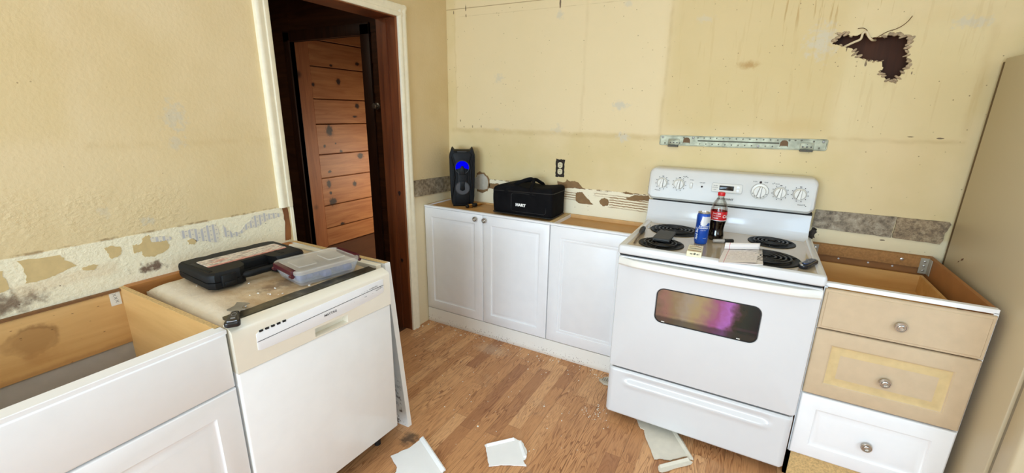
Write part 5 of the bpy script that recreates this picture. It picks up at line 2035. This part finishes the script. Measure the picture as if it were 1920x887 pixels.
# screwdriver on the left edge
p0, p1, p2 = Vector((1.446 + .0505, -.640, 0)), Vector((1.446 + .040, -.480, 0)), Vector((1.446 + .033, -.365, 0))
ang = math.atan2(p2.y - p0.y, p2.x - p0.x)
t = thing('screwdriver', 'small screwdriver with black handle along the stove edge nearest the white cabinets', 'screwdriver', (p1.x, p1.y, CTZ + .0125), ang)
m = MB()
m.lathe([(.0003, -.002), (.006, .0), (.0075, .012), (.0110, .03), (.0120, .06), (.0115, .10), (.0095, .112), (.0003, .115)], (0, 0, 0), 12, 'x', cap=False)
h = m.build('handle', simple('black_rubber_grip', (26, 24, 24), .5), t, local=True)
m = MB()
m.lathe([(.0122, .064), (.0127, .068), (.0127, .080), (.0122, .084)], (0, 0, 0), 18, 'x', cap=False)
m.build('grip_ring', M_BLACKMATT, h, local=True)
m = MB()
m.tube([(.002, 0, 0), (-.14, 0, -.007), (-.158, 0, -.0085)], [.0035, .0035, .0025], 10)
m.build('shaft', simple('brown_steel_shaft', (120, 96, 72), .4, .6), t, local=True)
t = thing('driver_bit', 'small shiny driver bit behind the screwdriver handle on the stove', 'bit', (1.446 + .046, -.300, CTZ + .0065), ang)
m = MB()
m.tube([(-.018, 0, 0), (.012, 0, 0), (.020, 0, 0)], [.005, .005, .003], 6)
m.build('hex_shank', M_NICKEL, t, local=True)
m = MB()
m.tube([(.018, 0, 0), (.030, 0, 0), (.034, 0, 0)], [.003, .0035, .001], 8)
m.build('tip', M_STEEL, t, local=True)

# ------------------------------------------------------------------ things on the dishwasher
BLZ = .8580
# black tool case
t = thing('tool_case', 'black moulded plastic tool case with long printed label on top', 'case', (.234, -1.648, BLZ), math.radians(-3))
t.scale = (.83, 1.10, .80)
M_CASE = simple('black_case_plastic', (12, 12, 12), .55, spec=.28, var=.25, vscale=26, bump=.15, bscale=300)
CH = .078
# outline x (towards room) / y; notch for the handle on the room side
cout = [(-.130, -.160), (.135, -.165), (.160, -.150), (.165, -.075), (.150, -.055), (.085, -.048), (.085, .050), (.150, .058), (.160, .075), (.160, .150), (.130, .165), (-.110, .165), (-.130, .150),
        (-.138, .100), (-.128, .060), (-.138, .040), (-.138, -.060), (-.128, -.080), (-.138, -.110)]
def co(sc, z):
    return [Vector((x * sc, y * sc, z)) for x, y in cout]
m = MB()
m.loops([co(.93, .0), co(.985, .006), co(1.0, .018), co(1.0, .034), co(.985, .036)])
m.build('lower_shell', M_CASE, t, local=True)
m = MB()
m.loops([co(.985, .0372), co(1.0, .039), co(1.0, .058), co(.985, .070), co(.94, CH), co(.80, CH + .001)])
up = m.build('upper_shell', M_CASE, t, local=True)
for y in (-.125, -.02, .085):
    m = MB()
    m.box(-.142, y, .020, -.126, y + .04, CH - .006, .004)
    m.build('moulded_rib', M_CASE, up, local=True)
for y0, y1 in ((-.15, -.10), (.085, .145)):
    m = MB()
    m.box(-.05, y0, CH - .002, .12, y0 + .012, CH + .003, .002)
    m.build('moulded_rib', M_CASE, up, local=True)
m = MB()
hz = .037
m.tube(spline([(.078, -.062, hz), (.140, -.058, hz), (.158, -.045, hz), (.160, 0, hz), (.158, .045, hz), (.140, .060, hz), (.078, .064, hz)], 6), .013, 12, flat=(Vector((0, 0, 1)), 1.2))
m.build('handle', M_CASE, t, local=True)
for y in (-.110, .112):
    m = MB()
    m.box(.150, y - .022, .012, .172, y + .022, .066, .004)
    m.box(.166, y - .016, .018, .175, y + .016, .034, .002)
    m.build('latch', simple('black_latch', (14, 14, 14), .5, spec=.3), t, local=True)
n = N('case_label_print')
X, Y, Z = n.xyz()
g1 = n.step(n.noise(1.0, 4, .7, n.vec(n.math('MULTIPLY', X, 90), n.math('MULTIPLY', Y, 34), 0)), .47, .58)
g2 = n.noise(1.0, 3, .6, n.vec(n.math('MULTIPLY', X, 30), n.math('MULTIPLY', Y, 9), 5))
c = n.mix(n.mul(g1, .8), s2l(226, 212, 194), s2l(112, 100, 92))
c = n.mix(n.mul(n.step(g2, .56, .62), .75), c, s2l(196, 112, 92))
c = n.mix(n.mul(n.step(X, .046, .050), .8), c, s2l(206, 120, 98))
n.set(color=c, rough=.4)
m = MB()
m.prism(rrect(-.040, -.130, .072, .135, .006, 3), lambda u, v, d: Vector((u - .012, v, d)), CH + .0012, CH + .0036)
m.build('label_sheet', n.m, up, local=True)
# clear storage box
t = thing('storage_box', 'clear plastic storage box with dark red latches on the dishwasher', 'box', (.507, -1.526, BLZ), math.radians(-10))
t.scale = (.95, 1.03, .88)
n = N('milky_clear_plastic')
tr = n.t.nodes.new('ShaderNodeBsdfTransparent')
tr.inputs[0].default_value = (.93, .94, .95, 1)
mx = n.t.nodes.new('ShaderNodeMixShader')
mx.inputs[0].default_value = .24
n.set(color=s2l(226, 226, 228), rough=.22, spec=.5)
n.t.links.new(tr.outputs[0], mx.inputs[1])
n.t.links.new(n.p.outputs[0], mx.inputs[2])
n.t.links.new(mx.outputs[0], n.out.inputs[0])
M_MILKY = n.m
n = N('frosted_lid_plastic')
tr = n.t.nodes.new('ShaderNodeBsdfTransparent')
mx = n.t.nodes.new('ShaderNodeMixShader')
mx.inputs[0].default_value = .40
n.set(color=s2l(222, 214, 200), rough=.3)
n.t.links.new(tr.outputs[0], mx.inputs[1])
n.t.links.new(n.p.outputs[0], mx.inputs[2])
n.t.links.new(mx.outputs[0], n.out.inputs[0])
M_LID = n.m
def rz(hx, hy, r, z):
    return [Vector((a, b, z)) for a, b in rrect(-hx, -hy, hx, hy, r, 5)]
m = MB()
m.loops([rz(.088, .108, .016, .016), rz(.097, .118, .018, .0545), rz(.099, .120, .018, .0545), rz(.099, .120, .018, .052), rz(.086, .106, .016, .004), rz(.082, .102, .014, .0005)], True, True)
m.build('tub', M_MILKY, t, local=True)
m = MB()
m.loops([rz(.101, .122, .028, .053), rz(.103, .124, .030, .056), rz(.103, .124, .030, .066), rz(.100, .121, .028, .070), rz(.090, .111, .022, .0705), rz(.088, .109, .020, .068), rz(.084, .105, .016, .068)], True, True)
lid = m.build('lid', M_LID, t, local=True)
m = MB()
for cy in (-.055, .055):
    m.loops([[Vector((a, b + cy, z)) for a, b in rrect(-.05 + i, -.035 + i, .05 - i, .035 - i, .008, 4)] for i, z in ((0, .068), (.002, .0715), (.004, .0715))])
m.build('raised_panels', M_LID, lid, local=True)
M_LATCH = simple('dark_red_latch', (74, 22, 30), .4, var=.1)
for s in (-1, 1):
    m = MB()
    m.box(-.070, s * .112 if s > 0 else -.131, .052, .078, .131 if s > 0 else -.112, .0725, .003)
    for x in (-.066, .074):
        m.cyl((x - .008, s * .128, .048), (x + .008, s * .128, .048), .007, n=14)
    m.build('latch', M_LATCH, t, local=True)
rg = random.Random(9)
M_BLUEBAG = simple('blue_grey_packets', (70, 82, 140), .35, var=.45, vscale=24)
M_MIXED = simple('mixed_hardware', (122, 112, 106), .5, var=.7, vscale=60)
m = MB()
for i in range(7):
    cx, cy = rg.uniform(-.04, .05), -.08 + i * .027
    m.soft_box((cx * .6, cy, .022), (.052, .016, .017), .01, 4, .005, i * 3.1)
m.build('packets', M_BLUEBAG, t, local=True, smooth=80)
m = MB()
for i in range(34):
    cx, cy, z = rg.uniform(-.066, .066), rg.uniform(-.085, .085), rg.uniform(.038, .046)
    Mx = Matrix.Translation((cx, cy, z)) @ Euler((rg.uniform(-.5, .5), rg.uniform(-.5, .5), rg.uniform(0, 3))).to_matrix().to_4x4()
    m.box(-.011, -.003, -.003, .011, .003, .003, .001, 1, M=Mx)
tag(m.build('loose_hardware', M_MIXED, t, local=True), kind='stuff')
# painter's multi tool
t = thing('putty_knife', 'putty knife with hooked blade and black handle on the corner of the dishwasher', 'tool', (.628, -1.912, BLZ + .002), math.atan2(.075, -.105))
m = MB()
hp = [(-.056, -.013), (-.050, -.021), (-.032, -.020), (-.006, -.0145), (.022, -.011), (.030, -.012), (.034, .0), (.030, .012), (.022, .011), (-.006, .0145), (-.032, .020), (-.050, .021), (-.056, .013)]
m.prism(hp, lambda u, v, d: Vector((u, v, d)), 0, .017, .005, 3)
h = m.build('handle', simple('black_soft_grip', (26, 26, 29), .28, var=.2), t, local=True)
m = MB()
m.tube([(x, y, .0165) for x, y in [(.003 + .011 * math.cos(a), .0065 * math.sin(a)) for a in [k * PI / 8 for k in range(16)]]], .0009, 6, closed=True)
m.tube([(-.046, -.012, .0168), (-.049, 0, .0168), (-.046, .012, .0168)], .0022, 8)
m.box(-.028, -.006, .0165, -.018, .006, .0176, .0004, 1)
m.build('grip_trim', simple('silver_grip_trim', (150, 154, 164), .3, .5), h, local=True)
m = MB()
bl = [(.030, -.009), (.052, -.010), (.062, -.026), (.070, -.028), (.092, -.010), (.122, -.006), (.112, .012), (.100, .030), (.094, .032), (.082, .016), (.066, .014), (.058, .026), (.050, .024), (.048, .012), (.030, .010)]
m.prism([(u, -v) for u, v in bl], lambda u, v, d: Vector((u, v, d)), .0065, .0085, .0004, 1)
m.build('blade', M_STEEL, t, local=True)

# ------------------------------------------------------------------ broken pieces and crumbs on the floor
M_SHARD = simple('white_foil_fragment', (246, 244, 240), .4, var=.02)
M_SHARD2 = simple('cream_fragment', (226, 218, 200), .5, var=.06, vscale=30)


def shard(label, pts, lips, material, seed, thick=.004, lip_h=.010, tilt=0.003):
    xs = sum(p[0] for p in pts) / len(pts)
    ys = sum(p[1] for p in pts) / len(pts)
    t = thing('panel_fragment', label, 'fragment', (xs, ys, 0), 0, None)
    m = MB()
    m.prism(rough_poly(pts, 5, .0018, seed), lambda u, v, d: Vector((u, v, d + tilt * 1.0)), .0, thick)
    m.build('sheet', material, t, smooth=0)
    for (a, b, w) in lips:
        a, b = Vector((a[0], a[1], 0)), Vector((b[0], b[1], 0))
        e = (b - a).normalized()
        nn = Vector((-e.y, e.x, 0))
        L = (b - a).length
        m = MB()
        m.prism([(0, .0), (0, lip_h), (w * .3, lip_h + .002), (w * .75, thick + .004), (w, thick + .0005), (w, .0)], lambda u, v, d: a + e * d + nn * u + Vector((0, 0, v + tilt)), 0, L)
        m.build('rolled_edge', material, t)
    return t


shard('white broken panel piece on the floor nearest the dishwasher, with one straight raised edge', [(.706, -1.417), (.741, -1.342), (.754, -1.258), (.955, -1.358), (.975, -1.42), (.90, -1.53), (.80, -1.50), (.775, -1.45)],
      [((.756, -1.257), (.962, -1.360), -.020)], M_SHARD, 3)
shard('small white broken panel piece lying alone on the open floor, rolled edges on two sides', [(1.028, -1.153), (1.045, -1.128), (1.123, -1.050), (1.167, -1.051), (1.215, -1.095), (1.229, -1.128), (1.222, -1.150), (1.250, -1.168), (1.205, -1.19), (1.161, -1.211), (1.11, -1.249), (1.07, -1.20)],
      [((1.034, -1.150), (1.123, -1.052), -.014), ((1.164, -1.053), (1.226, -1.124), -.014)], M_SHARD, 4)
shard('large cream broken piece sticking out from under the stove', [(1.575, -.600), (1.597, -.640), (1.620, -.680), (1.640, -.685), (1.647, -.712), (1.690, -.790), (1.722, -.855), (1.745, -.835), (1.785, -.825), (1.845, -.762), (1.872, -.770), (1.83, -.69), (1.775, -.620), (1.74, -.56), (1.62, -.52)],
      [((1.775, -.620), (1.872, -.768), -.018)], M_SHARD2, 5)
shard('narrow cream strip broken off the piece under the stove', [(1.745, -.884), (1.849, -.776), (1.872, -.786), (1.868, -.80), (1.765, -.912), (1.752, -.91)],
      [((1.748, -.884), (1.850, -.778), -.012)], M_SHARD2, 6, lip_h=.012)
t = thing('plaster_chunk', 'small grey ridged plaster chunk on the floor between plinth board and stove', 'chunk', (1.356, -.395, 0))
m = MB()
m.prism(rough_poly([(1.325, -.405), (1.338, -.375), (1.362, -.352), (1.392, -.36), (1.395, -.42), (1.36, -.43)], 4, .003, 8), UZ(0), -.001, -.014, .002, 1)
m.build('slab', M_PUTTY, t)
m = MB()
for k in range(4):
    m.box(1.340 + k * .011, -.405, .013, 1.345 + k * .011, -.375, .0165, .001, 1)
m.build('adhesive_ridges', simple('grey_adhesive', (150, 138, 122), .8), t)
m = MB()
rg = random.Random(21)
for i in range(230):
    if i < 110:
        x = rg.uniform(.03, 1.42)
        y = -.305 - abs(rg.gauss(0, .05))
    elif i < 150:
        x, y = rg.gauss(1.40, .05), rg.gauss(-.70, .04)
    else:
        x, y = rg.uniform(.15, 1.45), rg.uniform(-1.1, -.32)
    s = rg.choice((.0012, .0016, .002, .0028)) * (1.4 if rg.random() < .08 else 1)
    Mx = Matrix.Translation((x, y, s * .5)) @ Euler((rg.uniform(-.3, .3), rg.uniform(-.3, .3), rg.uniform(0, 3))).to_matrix().to_4x4()
    m.box(-s, -s * .7, -s * .4, s, s * .7, s * .4, M=Mx)
for x, y, s in ((.05, -.36, .006), (.03, -.40, .005), (.02, -.44, .005), (.34, -.37, .005)):
    m.box(-s, -s * .7, -s * .5, s, s * .7, s * .5, .001, 1, M=Matrix.Translation((x, y, s * .6)) @ Euler((.2, .1, x * 40)).to_matrix().to_4x4())
tag(m.build('floor_crumbs', simple('white_crumbs', (244, 236, 220), .85, var=.25, vscale=300), smooth=0), 'scattered pale plaster crumbs on the oak floor', 'crumbs', None, 'stuff')
# small round fitting on the dark hall wall
t = thing('door_knob', 'small round metal knob on the dark wall inside the doorway', 'knob', (-.875, HY - .004, 1.504))
m = MB()
m.lathe([(.028, .0), (.028, .004), (.022, .008), (.012, .010)], (-.875, HY - .0035, 1.504), 24, 'y')
m.build('rose', M_STEEL, t)
m = MB()
m.lathe([(.010, .008), (.012, .020), (.022, .026), (.024, .036), (.018, .044), (.0004, .046)], (-.875, HY - .0035, 1.504), 24, 'y')
m.build('grip', M_NICKEL, t)
